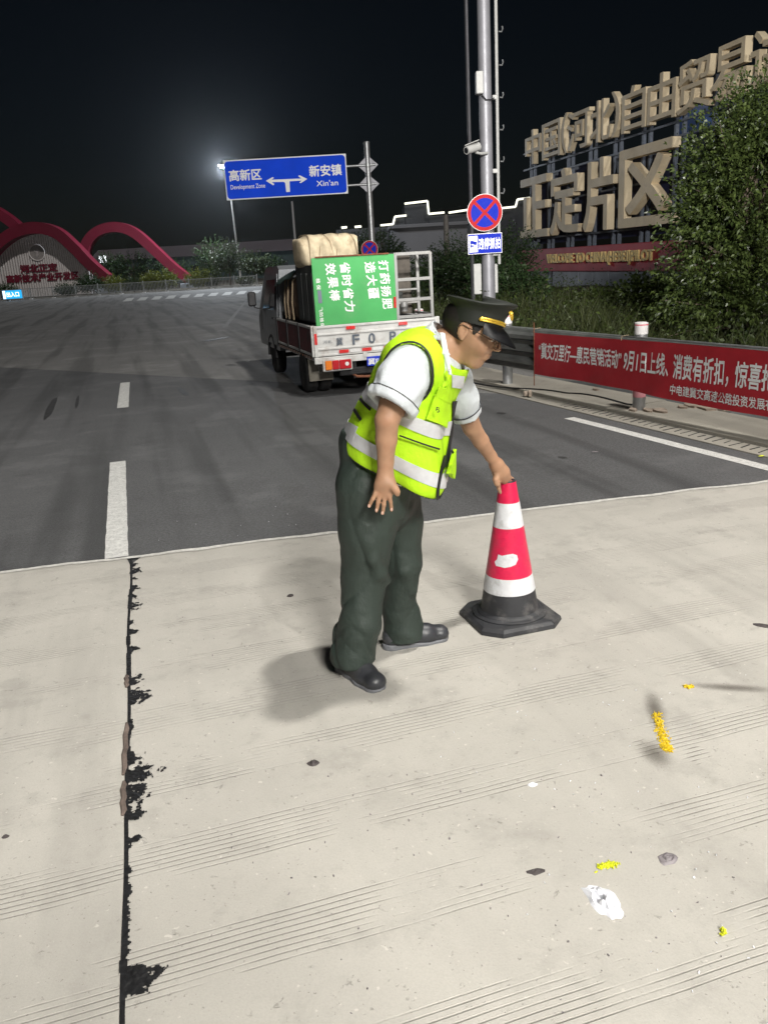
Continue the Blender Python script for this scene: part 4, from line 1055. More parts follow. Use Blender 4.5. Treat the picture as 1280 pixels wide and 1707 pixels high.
letter('stencil_number', '冀', M_sten, tgo, (-.56, -.006 - .004, .68), (.085, 0, 0), (0, 0, .10), None, .01)
for ch, x, w in (('F', -.34, .09), ('0', -.12, .085), ('P', .17, .085), ('9', .36, .085), ('7', .52, .085), ('H', .66, .085)):
    letter('stencil_number', ch, M_sten, tgo, (x, -.010, .675), (w, 0, 0), (0, 0, .125), None, .02)
letter('small_print', '河北', M_sten, tgo, (-.74, -.010, .715), (.12, 0, 0), (0, 0, .04), None, .0)
# left and right drop sides
for sx in (-1, 1):
    so_ = MB().cbox((sx * (hw - .015), 1.28, .745), (.028, 2.48, .36), .005).build('side_board', M_tred if sx < 0 else M_twh, truck)
    for z in (.925, .575): MB().cbox((sx * (hw - .012), 1.28, z), (.04, 2.5, .035), .006).build('side_rail', M_twh, so_)
    for y in (.03, .86, 1.70, 2.52): MB().cbox((sx * (hw - .010), y, .75), (.05, .05, .40), .006).build('side_post', M_twh if y < .1 else M_chas, so_)
    for k in range(14): MB().cyl((sx * (hw + .006), .15 + k * .17, .53), (sx * (hw + .014), .15 + k * .17, .53), .014, None, 8).build('rivet', M_rust, so_)
    MB().cbox((sx * (hw - .03), 1.28, .525), (.05, 2.5, .06), .006).build('sill', M_twh if sx < 0 else M_chas, truck)
    # tail lamp cluster
    tl = MB().cbox((sx * (hw - .30), -.015, .435), (.40, .05, .16), .01).build('tail_lamp', M_twh, truck)
    MB().cbox((sx * (hw - .30) + .10, -.045, .435), (.16, .03, .12), .008).build('lens', M_rredl, tl)
    MB().cbox((sx * (hw - .30) - .03, -.045, .435), (.09, .03, .12), .008).build('lens', M_rredl, tl)
    MB().cbox((sx * (hw - .30) - .125, -.045, .435), (.09, .03, .12), .008).build('lens', M_ramb, tl)
    MB().cyl((sx * (hw - .30) + .12, -.055, .44), (sx * (hw - .30) + .12, -.064, .44), .026, None, 14).build('bulb_lens', M_wstrip, tl, True)
    # mudflap
    fl = MB(); fp = [(-.17, 0), (.17, 0), (.165, -.31), (-.165, -.31)]
    fl.prism(fp, (sx * (hw - .17), .40, .50), (1, 0, 0), (0, -.02, 1), (0, .008, 0)); flo = fl.build('mudflap', mat('mudflap', (0.27, 0.25, 0.21), 0.8, var=0.2, dirt=(0.10, 0.09, 0.07), dscale=7, damt=0.7), truck)
    # small emblem moulded on the flap
    MB().tube([(sx * (hw - .17) + .04 * math.cos(a) * (1 + .3 * math.cos(3 * a)), .396, .34 + .04 * math.sin(a) * (1 + .3 * math.cos(3 * a))) for a in [2 * math.pi * i / 18 for i in range(18)]], .003, 5, True).build('flap_emblem', M_wstrip, flo)
# wheels
def wheel(cx, cy, r, w, nm='wheel'):
    wo = empty(nm, (cx, cy, r)); wo.parent = truck
    ax = Matrix(((0, 0, 1), (0, 1, 0), (-1, 0, 0)))
    MB().lathe([(r * .62, -w / 2 + .01), (r * .80, -w / 2), (r * .93, -w / 2 + .008), (r * .99, -w / 2 + .03), (r, -.015), (r * .985, -.012), (r * .985, .012), (r, .015), (r * .99, w / 2 - .03), (r * .93, w / 2 - .008), (r * .80, w / 2), (r * .62, w / 2 - .01)], (0, 0, 0), 36, ax).build('tyre', M_tyre, wo, True, sharp=30)
    MB().lathe([(r * .60, -w / 2 + .015), (r * .64, -w / 2 + .02), (r * .5, -.02), (r * .2, -w / 2 + .03), (.02, -w / 2 + .028), (.018, w / 2 - .04), (r * .3, w / 2 - .04), (r * .62, w / 2 - .02)], (0, 0, 0), 28, ax).build('rim', M_rim, wo, True)
for sx in (-1, 1):
    wheel(sx * (hw - .075), .76, .285, .175); wheel(sx * (hw - .265), .76, .285, .175); wheel(sx * (hw - .12), 3.32, .285, .175)
# chassis, axle, bumper bar, exhaust, plate
ch = MB()
for sx in (-.38, .38): ch.box((sx, 2.1, .45), (.07, 4.1, .12))
ch.cyl((-.75, .76, .29), (.75, .76, .29), .05); ch.box((0, 1.4, .46), (.7, .06, .1)); ch.box((0, .35, .47), (1.3, .05, .10)); ch.cyl((-.74, 3.32, .29), (.74, 3.32, .29), .035)
ch.lathe([(.02, -.13), (.10, -.10), (.13, 0), (.10, .10), (.02, .13)], (0, .76, .29), 16, Matrix(((0, 0, 1), (0, 1, 0), (-1, 0, 0))))
tag(ch.build('chassis', M_chas, truck), kind='stuff')
for sx in (-.32, .32): MB().box((sx, .06, .34), (.04, .05, .22)).build('bumper_bracket', M_chas, truck)
MB().cbox((.0, .05, .325), (1.06, .05, .10), .012).build('underrun_bar', M_chas, truck)
for z in (.30, .325, .35): MB().box((.0, .022, z), (1.04, .008, .008)).build('bar_rib', M_chas, truck)
MB().tube([(-.55, .3, .42), (-.50, .15, .36), (-.42, .06, .34), (-.30, .03, .25), (.1, .04, .22), (.35, .05, .26), (.6, .1, .25)], .018, 8).build('exhaust_pipe', M_rust, truck, True)
po = MB().cbox((.04, -.03, .44), (.42, .012, .125), .006).build('licence_plate', M_plate, truck)
letter('plate_number', '冀F·0P97', M_wtxt, po, (-.155, -.0375, .395), (.38, 0, 0), (0, 0, .085), None, .012)
MB().box((-.19, -.02, .535), (.05, .05, .05)).build('plate_lamp', M_twh, truck)
# cab
cabprof = [(2.62, .42), (4.40, .42), (4.50, .50), (4.48, .86), (4.38, 1.02), (3.98, 1.62), (3.80, 1.70), (2.80, 1.72), (2.64, 1.66)]
cabm = MB(); n = len(cabprof); vs = []
for sx, inset in ((-1, 0), (1, 0)):
    for y, z in cabprof: vs.append((sx * (hw - .03 - max(0, (z - .95)) * .13), y, z))
cabm.add(vs, [tuple(range(n)), tuple(range(2 * n - 1, n - 1, -1))] + [(i, n + i, n + (i + 1) % n, (i + 1) % n) for i in range(n)])
cab = cabm.build('cab', M_tgrey, truck)
for sx in (-1, 1):
    xo = lambda z: sx * (hw - .03 - max(0, (z - .95)) * .13 + .004)
    dpoly = [(2.74, .50), (3.92, .50), (3.98, 1.0), (3.72, 1.58), (2.74, 1.60)]
    d_ = MB(); d_.add([(xo(z), y, z) for y, z in dpoly] + [(xo(z) + sx * .012, y, z) for y, z in dpoly], [tuple(range(4, -1, -1)), tuple(range(5, 10))] + [(i, 5 + i, 5 + (i + 1) % 5, (i + 1) % 5) for i in range(5)])
    do = d_.build('door', M_tgrey, truck)
    wpoly = [(2.82, 1.04), (3.88, 1.04), (3.66, 1.50), (2.82, 1.52)]
    MB().add([(xo(z) + sx * .016, y, z) for y, z in wpoly], [(0, 1, 2, 3)]).build('door_window', M_glass, do)
    MB().cbox((xo(.92) + sx * .025, 2.86, .92), (.025, .14, .03), .006).build('door_handle', M_chas, do)
    MB().tube([(xo(1.0), 3.96, 1.02), (sx * (hw + .10), 4.00, 1.06), (sx * (hw + .12), 3.98, 1.10)], .012, 6).build('mirror_arm', M_chas, truck)
    MB().cbox((sx * (hw + .14), 3.97, 1.20), (.14, .06, .24), .025).build('wing_mirror', M_chas, truck)
    arch = [(.34 * math.cos(R(a)), .34 * math.sin(R(a))) for a in range(0, 181, 15)]
    MB().tube([(sx * (hw - .035), 3.32 + x, .28 + z) for x, z in arch], .028, 6).build('wheel_arch', M_chas, truck, True)
    MB().box((sx * (hw - .10), 2.66, .52), (.12, .05, .10)).build('step', M_chas, truck)
MB().add([(-.56, 2.632, 1.08), (.56, 2.632, 1.08), (.52, 2.634, 1.50), (-.52, 2.634, 1.50)], [(0, 1, 2, 3)]).build('rear_window', M_glass, truck)
MB().add([(-.66, 4.372, 1.06), (.66, 4.372, 1.06), (.60, 4.005, 1.60), (-.60, 4.005, 1.60)], [(3, 2, 1, 0)]).build('windscreen', M_glass, truck)
for sx in (-.55, .55): MB().cbox((sx, 4.49, .66), (.26, .05, .16), .02).build('headlight', M_wstrip, truck)

# ------------------------------------------------------------------ the truck's load (each lies in the bed)
def tw(x, y, z): return TO + trt * x + thd * y + Vector((0, 0, z))
M_green = mat('board_green', (0.065, 0.36, 0.105), 0.4, var=0.10, vscale=3, dirt=(0.16, 0.30, 0.16), dscale=4, damt=0.35)
M_dkbox = mat('box_dark', (0.035, 0.04, 0.04), 0.6, var=0.3, vscale=5, dirt=(0.12, 0.12, 0.11), dscale=3, damt=0.5)
BX0, BX1 = -hw + .085, .295
box = empty('equipment_box', tw(0, 0, 0), 'tall dark box with green advertising board on the truck bed', 'box', rz=TH)
MB().box(((BX0 + BX1) / 2, .62, 1.335), (BX1 - BX0, 1.08, .73)).build('casing', M_dkbox, box)
for k in range(3): MB().box((BX0 - .006, .25 + k * .33, 1.30), (.012, .28, .60)).build('side_panel', M_dkbox, box)
gb = MB().cbox(((BX0 + BX1) / 2, .062, 1.36), (BX1 - BX0 + .02, .012, .845), .004).build('green_board', M_green, box)
gx = lambda zx: BX0 + (zx - 387) / (905 - 387) * (BX1 - BX0)
gz = lambda zy: 1.78 - (zy - 218) / (640 - 218) * .84
def col(s, x0, y0, dx, dy, w, h):
    for i, c in enumerate(s):
        X0 = gx(x0 + dx * i); Z0 = gz(y0 + dy * (i + 1) - 8)
        letter('lettering', c, M_wtxt, gb, (X0, .0545, Z0 + h), (.010, 0, -h), (w, 0, -.0), None, .022)   # board stands on its end: characters lie on their side
cw = (BX1 - BX0) / 518
col('打药扬肥', 806, 250, 3.5, 80, 62 * cw, .132); col('选大疆', 716, 252, 6, 82, 66 * cw, .132)
col('省时省力', 556, 250, 5, 80, 64 * cw, .136); col('效果棒', 464, 250, 7, 82, 64 * cw, .136)
MB().box((gx(418), .0525, gz(457)), (.05, .004, .16)).build('sticker', mat('sticker_grey', (0.16, 0.18, 0.24), 0.5), gb)
for i, c in enumerate('植保'): letter('lettering', c, M_wtxt, gb, (gx(402), .0545, gz(372 + 40 * i) + .06), (0, 0, -.06), (.052, 0, 0), None, .015)
for i, c in enumerate('飞防植保'): letter('lettering', c, M_wtxt, gb, (gx(406 + i), .0545, gz(550 + 33 * i) + .055), (0, 0, -.055), (.048, 0, 0), None, .015)
MB().cbox((gx(640), .052, 1.79), (.98, .02, .02), .004).build('top_rail', M_rust, gb)
# woven-wrapped bundle on the box
M_woven = mat('woven_sack', (0.50, 0.42, 0.29), 0.8, var=0.18, vscale=12, bump=0.5, bscale=70, dirt=(0.22, 0.15, 0.08), dscale=5, damt=0.5)
bc = np.array(tw(-.43, .75, 1.87)); ax_ = np.array(trt); ay_ = np.array(thd)
Bn = SDF(bc - .62, bc + .62, .012)
Bn.ell(bc, (.41, .36, .205), np.stack([ax_, ay_, (0, 0, 1.0)], 1), 0, pw=4.5)
def wb(x, y, z):
    u = (x - bc[0]) * ax_[0] + (y - bc[1]) * ax_[1]; w = (x - bc[0]) * ay_[0] + (y - bc[1]) * ay_[1]
    return -.014 * np.abs(np.sin(13 * u + 1.3 * np.sin(7 * z + 3 * w))) - .006 * np.sin(40 * u + 9 * z)
Bn.warp(wb)
bo = empty('wrapped_bundle', Vector(bc) - Vector((0, 0, .16)), 'tan woven sack bundle tied with cords on top of the dark box', 'bundle')
sdf_obj('sack', Bn, M_woven, bo, np.array(bo.location), 2)
M_cord = mat('cord', (0.26, 0.20, 0.13), 0.8)
for k, u in enumerate((-.30, -.17, .0, .06, .21, .33)):
    s2 = .10 * math.sin(k * 2.3)
    pts = []
    for j in range(28):
        a = 2 * math.pi * j / 28; ca_, sa_ = math.cos(a), math.sin(a)
        rw = .365 * abs(ca_) ** .45 * (1 if ca_ > 0 else -1); rz_ = .215 * abs(sa_) ** .45 * (1 if sa_ > 0 else -1)
        p = Vector(bc) + Vector(ax_) * (u + s2 * sa_) + Vector(ay_) * rw + Vector((0, 0, rz_)); pts.append(tuple(p - bo.location))
    MB().tube(pts, .006, 5, True).build('cord', M_cord, bo, True)
# stainless rack at the right
M_ss = mat('stainless', (0.36, 0.36, 0.355), 0.45, 0.4, var=0.08, dirt=(0.3, 0.26, 0.22), damt=0.3)
rk = empty('steel_rack', tw(0, 0, 0), 'open stainless steel rack of square tubes on the truck bed', 'rack', rz=TH)
RX0, RX1 = .325, hw - .06
for x in (RX0, RX0 + .045, RX1, RX1 + .05):
    yy = .08 if x in (RX0, RX1) else .75
    MB().cbox((x, yy, 1.36), (.042, .042, .84), .004).build('upright', M_ss, rk)
for z in (1.775, 1.45, 1.19, .97): MB().cbox(((RX0 + RX1) / 2, .08, z), (RX1 - RX0, .038, .042), .004).build('crossbar', M_ss, rk)
for z in (1.775, 1.30, 1.12): MB().cbox(((RX0 + RX1) / 2 + .05, .75, z), (RX1 - RX0, .026, .026), .004).build('crossbar', M_ss, rk)
for x in (RX0, RX1): MB().cbox((x, .42, 1.78), (.030, .68, .030), .004).build('side_bar', M_ss, rk)
for x in (RX0, RX1): MB().cbox((x, .42, .985), (.030, .68, .030), .004).build('side_bar', M_ss, rk)
MB().box((RX0 + .10, .80, 1.05), (.18, .5, .10)).build('shelf_tray', M_dkbox, rk)
MB().box((RX0 + .16, .9, 1.22), (.30, .25, .10)).build('motor_case', M_dkbox, rk)
MB().box((RX1 - .09, .95, 1.36), (.20, .04, .80)).build('back_sheet', mat('brown_sheet', (.07, .06, .05), .8, var=.4, vscale=6), rk)
MB().box((.47, 1.0, 1.44), (.26, .30, .60)).build('tank_panel', mat('grey_panel', (0.48, 0.52, 0.52), 0.5, var=0.2, vscale=6), rk)
MB().cyl((.56, .5, 1.02), (.56, .5, 1.14), .05, .05, 12).build('pump', M_ss, rk, True)
for k in range(4): MB().cyl((.34 + k * .035, .62, 1.48), (.345 + k * .035, .60, 1.70), .010, .010, 8).build('spray_tube', M_chas, rk, True)
MB().cyl((.285, .06, 1.10), (.285, .05, 1.24), .018, .018, 8).build('red_tag', M_rstrip, rk, True)
# brown sacks tied upright behind the cab
M_sack = mat('brown_sack', (0.17, 0.11, 0.08), 0.85, var=0.3, vscale=9, bump=0.5, bscale=40, dirt=(0.06, 0.05, 0.04), damt=0.6)
sc_ = np.array(tw(-.52, 1.72, 1.25)); Sk = SDF(sc_ - .75, sc_ + .75, .016)
Mx = np.stack([ax_, ay_, (0, 0, 1.0)], 1)
for dx, dy, dz, rr in ((0, -.22, 0, (.24, .18, .36)), (.02, .12, -.03, (.25, .20, .33)), (-.02, .40, -.08, (.24, .18, .30))): Sk.ell(sc_ + ax_ * dx + ay_ * dy + np.array((0, 0, dz)), rr, Mx, .03, pw=3)
Sk.warp(lambda x, y, z: -.012 * np.sin(19 * x + 23 * y + 8 * z) * np.sin(17 * z + 5 * x))
sk = empty('brown_sacks', tw(-.52, 1.72, .60), 'bulging brown load of tied sacks between dark box and cab', 'sack')
sdf_obj('sacking', Sk, M_sack, sk, np.array(sk.location), 2)
for yy in (-.2, .14, .38):
    MB().tube([tuple(tw(-.52 + a, 1.72 + yy + .02 * math.sin(k), z) - sk.location) for k, (a, z) in enumerate([(-.27, .95), (-.275, 1.2), (-.24, 1.5), (-.1, 1.62), (.1, 1.62)])], .012, 6).build('tie_cord', M_cord, sk, True)
# dark tarpaulin sheet over the front of the load
tp = MB(); nu, nv_ = 14, 8; vs = []
for j in range(nv_):
    for i in range(nu):
        x = -.86 + 1.3 * i / (nu - 1); y = 1.25 + 1.35 * j / (nv_ - 1); z = 1.70 - .12 * (j / (nv_ - 1)) - .16 * max(0, (.12 - i / (nu - 1)) / .12) + .02 * mnoise.noise((x * 4, y * 4, 0))
        vs.append((x, y, z))
n2 = len(vs); fs = [(j * nu + i, j * nu + i + 1, (j + 1) * nu + i + 1, (j + 1) * nu + i) for j in range(nv_ - 1) for i in range(nu - 1)]
tp.add(vs + [(x, y, z - .008) for x, y, z in vs], fs + [tuple(n2 + q for q in f[::-1]) for f in fs])
tpo = tp.build('tarpaulin', mat('tarpaulin', (0.022, 0.045, 0.038), 0.5, var=0.3, bump=0.4, bscale=20, bdist=0.01), None, True)
tpo.location = TO; tpo.rotation_euler = (0, 0, TH); tag(tpo, 'dark green tarpaulin sheet spread over the brown sacks on the truck', 'tarpaulin')
# ------------------------------------------------------------------ guardrail and banner
M_galv = mat('galvanised', (0.42, 0.43, 0.44), 0.42, 0.75, var=0.15, vscale=7, dirt=(0.22, 0.22, 0.22), dscale=4, damt=0.4)
M_beam = mat('guardrail_beam', (0.115, 0.12, 0.118), 0.55, 0.25, var=0.2, vscale=3, dirt=(0.22, 0.22, 0.21), dscale=3, damt=0.4)
M_pinkw = mat('post_film', (0.72, 0.70, 0.70), 0.4, var=0.06); M_pink = mat('post_film_red', (0.70, 0.30, 0.34), 0.45, var=0.1)
P1, P0 = gp(1064, 683, .03), gp(846, 640, .03)
gdir = (P0 - P1); gdir.z = 0; GS = gdir.length; gdir.normalize(); gout = Vector((gdir.y, -gdir.x, 0))   # gout points away from the road
if gout.x < 0: gout = -gout
rail = empty('guardrail', P1, 'galvanised corrugated guardrail on round posts along the shoulder', 'guardrail')
def rl(s, off, z): return gdir * s + gout * off + Vector((0, 0, z))
for k in range(-3, 5):
    po = MB().cyl(rl(k * GS, 0, -.1), rl(k * GS, 0, .80), .066, None, 20).build('post', M_galv, rail, True)
    MB().lathe([(.068, 0), (.069, .02), (.069, .115), (.05, .122), (.01, .125)], rl(k * GS, 0, .795), 20).build('post_cap', M_pinkw, po, True, sharp=50)
    MB().lathe([(.0665, 0), (.0695, .001), (.0695, .010), (.0665, .011)], rl(k * GS, 0, .885), 20).build('red_ring', M_cred, po, True)
    MB().lathe([(.067, 0), (.068, .001), (.068, .22), (.067, .221)], rl(k * GS, 0, .14), 20).build('film_sleeve', M_pink if k != 1 else M_galv, po, True)
    MB().cbox(rl(k * GS, -.10, .52), (.12, .12, .36), .01, rz=math.atan2(gdir.y, gdir.x)).build('spacer_block', M_galv, po)
zz = [.27, .285, .33, .36, .405, .435, .48, .51, .555, .585, .63, .66, .705, .735, .765, .775]
oo = [.0, -.02, -.02, -.085, -.085, -.02, -.02, -.085, -.085, -.02, -.02, -.085, -.085, -.03, -.02, .0]
for k in range(-3, 4):
    bmb = MB(); vs = []
    for s in (k * GS - .12, k * GS + GS + .12):
        for z, o in zip(zz, oo): vs.append(rl(s, -.155 + o + (.004 if k % 2 else 0), z))
    n = len(zz)
    for s in (k * GS - .12, k * GS + GS + .12):
        for z, o in zip(zz, oo): vs.append(rl(s, -.150 + o + (.004 if k % 2 else 0), z))
    fs = [(i, i + 1, n + i + 1, n + i) for i in range(n - 1)] + [(2 * n + i, 3 * n + i, 3 * n + i + 1, 2 * n + i + 1) for i in range(n - 1)]
    fs += [(n - 1, 3 * n - 1, 4 * n - 1, 2 * n - 1), (0, n, 3 * n, 2 * n)]
    bmb.add(vs, fs).build('beam', M_beam, rail)
    # lit top edge of the beam put in as a paler tube
    MB().tube([rl(k * GS - .12, -.15, .778), rl(k * GS + GS + .12, -.15, .778)], .012, 8).build('beam_lit_edge', M_galv, rail, True)
# pixel column -> distance along the rail face
def rs(px, py=600, off=-.25):
    d = ray(px, py); n = Vector((gout.x, gout.y, 0)); p0 = P1 + gout * off
    t = (p0 - CAM).dot(n) / d.dot(n); q = CAM + d * t; return (q - P1).dot(gdir)
b0, b1 = rs(893), -3.0 * GS
BT, BBt = .762, .245
M_ban = mat('banner_red', (0.36, 0.012, 0.022), 0.62, var=0.10, vscale=4, bump=0.2, bscale=14, bdist=0.01)
banner = empty('banner', P1 + gdir * b0 + Vector((0, 0, 0)), 'long red cloth banner with white lettering tied along the guardrail', 'banner')
bO = gdir * b0
def bsurf(s, z):
    """cloth surface: hangs on the rail face, loose and wavy lower down"""
    k = (BT - z) / (BT - BBt)
    o = -.262 + .014 * math.sin(s * 3.1 + 1) * k + .012 * k * math.sin(s * 7.3 + 2 * z * 6) - .012 * k + .006 * math.sin(s * 5 + z * 14)
    dz = .022 * k * math.sin(s * 1.15 + .6) - .012 * math.sin(s * 1.2) * (1 - k)
    return rl(s, o, z + dz) - bO
nx, nz = 150, 12; vs = []
for j in range(nz + 1):
    for i in range(nx + 1):
        vs.append(bsurf(b0 + (b1 - b0) * i / nx, BT + (BBt - BT) * j / nz))
fs = [(j * (nx + 1) + i, (j + 1) * (nx + 1) + i, (j + 1) * (nx + 1) + i + 1, j * (nx + 1) + i + 1) for j in range(nz) for i in range(nx)]
n2 = len(vs); vb = vs + [v + gout * .004 for v in vs]
MB().add(vb, fs + [tuple(n2 + q for q in f[::-1]) for f in fs]).build('cloth', M_ban, banner, True, sharp=0)
def btext(s, pa, pb, t0, t1, bold=.016):
    sa, sb_ = rs(pa), rs(pb) if pb is not None else None
    H_ = BT - BBt
    def wp(p):
        q = np.empty_like(p)
        for i, (u, v, _) in enumerate(p): q[i] = bsurf(u, BT - v * H_) - gout * .005
        return q
    return letter('lettering', s, M_wtxt, banner, (sa, t1, 0), (sb_ - sa, 0, 0), (0, t0 - t1, 0), None, bold, 1.0, wp)
btext('“冀交万里行—惠民营销活动”', 901, 1036, .22, .60); btext('9月1日上线、', 1041, 1117, .20, .60); btext('消费有折扣，', 1126, 1217, .19, .62); btext('惊喜抢', 1228, 1298, .20, .60)
btext('中电建冀交高速公路投资发展有限公司', 1124, 1338, .72, .90, .012)
MB().cyl(rl(b0 + .01, -.27, .12) - bO, rl(b0 + .01, -.27, .87) - bO, .006, None, 6).build('banner_stick', M_rust, banner)
for s in (b0 + .02, -.02, -GS + .3): MB().tube([tuple(rl(s, -.27, BT - .01) - bO), tuple(rl(s + .02, -.25, BT + .03) - bO), tuple(rl(s + .03, -.15, BT + .035) - bO)], .004, 5).build('tie', M_cord, banner)
# black cable along the gutter with a small clamp
cb = MB(); pts = []
for i in range(40):
    t = i / 39; x = 770 + (1060 - 770) * t; y = 634 + (x - 770) * .138 + 3 * math.sin(t * 9) - (6 if .6 < t < .95 else 0) * math.sin((t - .6) / .35 * math.pi); p = gp(x, y, .04); pts.append((p.x, p.y, .042))
tag(cb.tube(pts, .011, 6).build('black_hose', M_tar, None, True), 'thin black hose lying along the shoulder edge in front of the guardrail', 'hose')
tag(MB().cbox(gp(877, 656, .05), (.07, .07, .06), .01).cbox(gp(883, 656, .06), (.04, .05, .08), .01).build('stone_block', M_flake), 'small pale stone block beside the black hose on the shoulder', 'stone')

# ------------------------------------------------------------------ pole with no-stopping sign
M_polest = mat('pole_steel', (0.26, 0.26, 0.285), 0.5, 0.35, var=0.10, vscale=3, dirt=(0.3, 0.3, 0.32), damt=0.3)
M_boxw = mat('cabinet_white', (0.40, 0.40, 0.39), 0.5, var=0.06, dirt=(.4, .4, .38), damt=.3)
M_sred = mat('sign_red', (0.42, 0.010, 0.012), 0.55, var=0.06, spec=.15); M_sblue = mat('sign_blue', (0.004, 0.022, 0.42), 0.55, var=0.07, vscale=3, spec=.12)
PY = 20.5
pb_ = at(815, 500, PY); cp = empty('camera_pole', (pb_.x, PY, -.05), 'tall grey steel pole carrying cameras and equipment boxes behind the guardrail', 'pole')
pxm = 1400 / 21.2
def cpz(x, y, dY=0): p = at(x, y, PY + dY); return Vector((p.x - pb_.x, dY, p.z + .05))
MB().cyl((0, 0, 0), (0, 0, 9.6), .155, .135, 16).build('shaft', M_polest, cp, True)
MB().lathe([(.30, 0), (.30, .03), (.17, .05)], (0, 0, 0), 16).build('base_flange', M_polest, cp, True)
def cabinet(x0, y0, x1, y1, dY, d=.22):
    a, b = cpz(x0, y0, dY), cpz(x1, y1, dY); o = MB().cbox((a + b) / 2, (abs(b.x - a.x), d, abs(a.z - b.z)), .015).build('equipment_box', M_boxw, cp); return o
cabinet(788, 440, 802, 490, .0); cabinet(822, 440, 829, 488, .1)
cabinet(792, 120, 805, 157, -.15)
MB().tube([cpz(803, 158, -.2), cpz(810, 166, -.22), cpz(820, 166, -.2), cpz(824, 162, -.1)], .014, 6).build('cable', M_tar, cp, True)
# conduit with hooks
c0_, c1_ = cpz(832, 440, -.1), cpz(826, 0, -.1); c1_ = c0_ + (c1_ - c0_) * 1.35
cd_ = MB().tube([c0_, c0_.lerp(c1_, .5), c1_], .035, 8).build('conduit', M_boxw, cp, True)
for y in (48, 104, 158, 212, 265, 318):
    p = cpz(831 + (y - 48) * .012, y, -.1); MB().tube([p + Vector((0, 0, -.05)), p + Vector((.06, 0, -.06)), p + Vector((.085, 0, .0)), p + Vector((.075, 0, .05))], .014, 6).build('hook', M_galv, cd_, True)
for y in (162, 285, 423): MB().cbox(cpz(825, y, -.1), (.12, .06, .09), .01).build('conduit_clamp', M_boxw, cd_)
# CCTV head on a bracket
MB().tube([cpz(812, 255, -.2), cpz(801, 256, -.35), cpz(793, 254, -.4)], .03, 8).build('bracket', M_boxw, cp, True)
cc = MB(); p0_, p1_ = cpz(777, 251, -.55), cpz(797, 244, -.35); cc.cyl(p0_, p1_, .085, .095, 16).build('camera_body', M_boxw, cp, True, sharp=50)
MB().cbox((p0_ + p1_) / 2 + Vector((-.02, -.02, .105)), (.34, .22, .02), .008, M=Matrix(((.95, 0, -.3), (0, 1, 0), (.3, 0, .95)))).build('sunshield', M_boxw, cp)
MB().cyl(p0_ + (p0_ - p1_) * .02, p0_ - (p0_ - p1_) * .02, .06, .06, 14).build('camera_lens', M_glass, cp, True)

def no_stop(name, label, c, r, parent_y=0):
    """round no-stopping sign: red ring and saltire on blue; faces the road user"""
    o = empty(name, c, label, 'sign')
    Mf = Matrix(((1, 0, 0), (0, 0, -1), (0, 1, 0)))
    MB().lathe([(r, 0), (r, .012), (r * .985, .014)], (0, 0, 0), 48, Mf).build('disc', M_wtxt, o, True, sharp=50)
    rings = [(r * .97, .015), (r * .97, .018), (r * .78, .018), (r * .78, .015)]
    n = 48; vs = []
    for rr, z in rings: vs += [Vector(Mf @ Vector((rr * math.cos(2 * math.pi * i / n), rr * math.sin(2 * math.pi * i / n), z))) for i in range(n)]
    MB().add(vs, [(k * n + i, k * n + (i + 1) % n, (k + 1) * n + (i + 1) % n, (k + 1) * n + i) for k in range(3) for i in range(n)]).build('red_ring', M_sred, o)
    MB().lathe([(r * .785, .0145), (r * .785, .0165), (.001, .0165)], (0, 0, 0), 48, Mf).build('blue_field', M_sblue, o)
    for a in (45, -45):
        w, l = r * .085, r * .80; d = Vector((math.cos(R(a)), 0, math.sin(R(a)))); q = Vector((-d.z, 0, d.x))
        MB().prism([(-l, -w), (l, -w), (l, w), (-l, w)], Vector((0, -.0172 - (.001 if a > 0 else 0), 0)), d, q, (0, -.0015, 0)).build('red_bar', M_sred, o)
    return o
dcp = at(807.5, 354.5, PY - .24); no_stop('no_stopping_sign', 'large round no-stopping sign, red cross on blue, on the camera pole', dcp, .405)
lp = at(808, 406, PY - .24); ls = empty('notice_sign', lp, 'blue rectangular notice with camera symbol and white lettering on the camera pole', 'sign')
MB().cbox((0, 0, 0), (.79, .014, .45), .004).build('panel', M_wtxt, ls); MB().cbox((0, -.009, 0), (.76, .008, .42), .003).build('blue_face', M_sblue, ls)
MB().box((-.265, -.0145, 0), (.20, .003, .36)).build('symbol_field', M_wtxt, ls)
MB().box((-.265, -.017, .03), (.15, .003, .07), M=Matrix.Rotation(R(18), 3, 'Y')).box((-.29, -.017, -.04), (.07, .003, .03)).box((-.325, -.017, -.03), (.02, .003, .09)).build('camera_symbol', M_sblue, ls)
letter('lettering', '违停抓拍', M_wtxt, ls, (-.145, -.015, -.12), (.50, 0, 0), (0, 0, .24), None, .022)
for zc in (dcp.z, lp.z):
    pass
for c, nm in ((dcp, 'no_stopping_sign'), (lp, 'notice_sign')):
    o = bpy.data.objects[nm]
    MB().cbox((pb_.x - c.x, .12, 0), (.36, .20, .05), .008).build('bracket', M_galv, o)

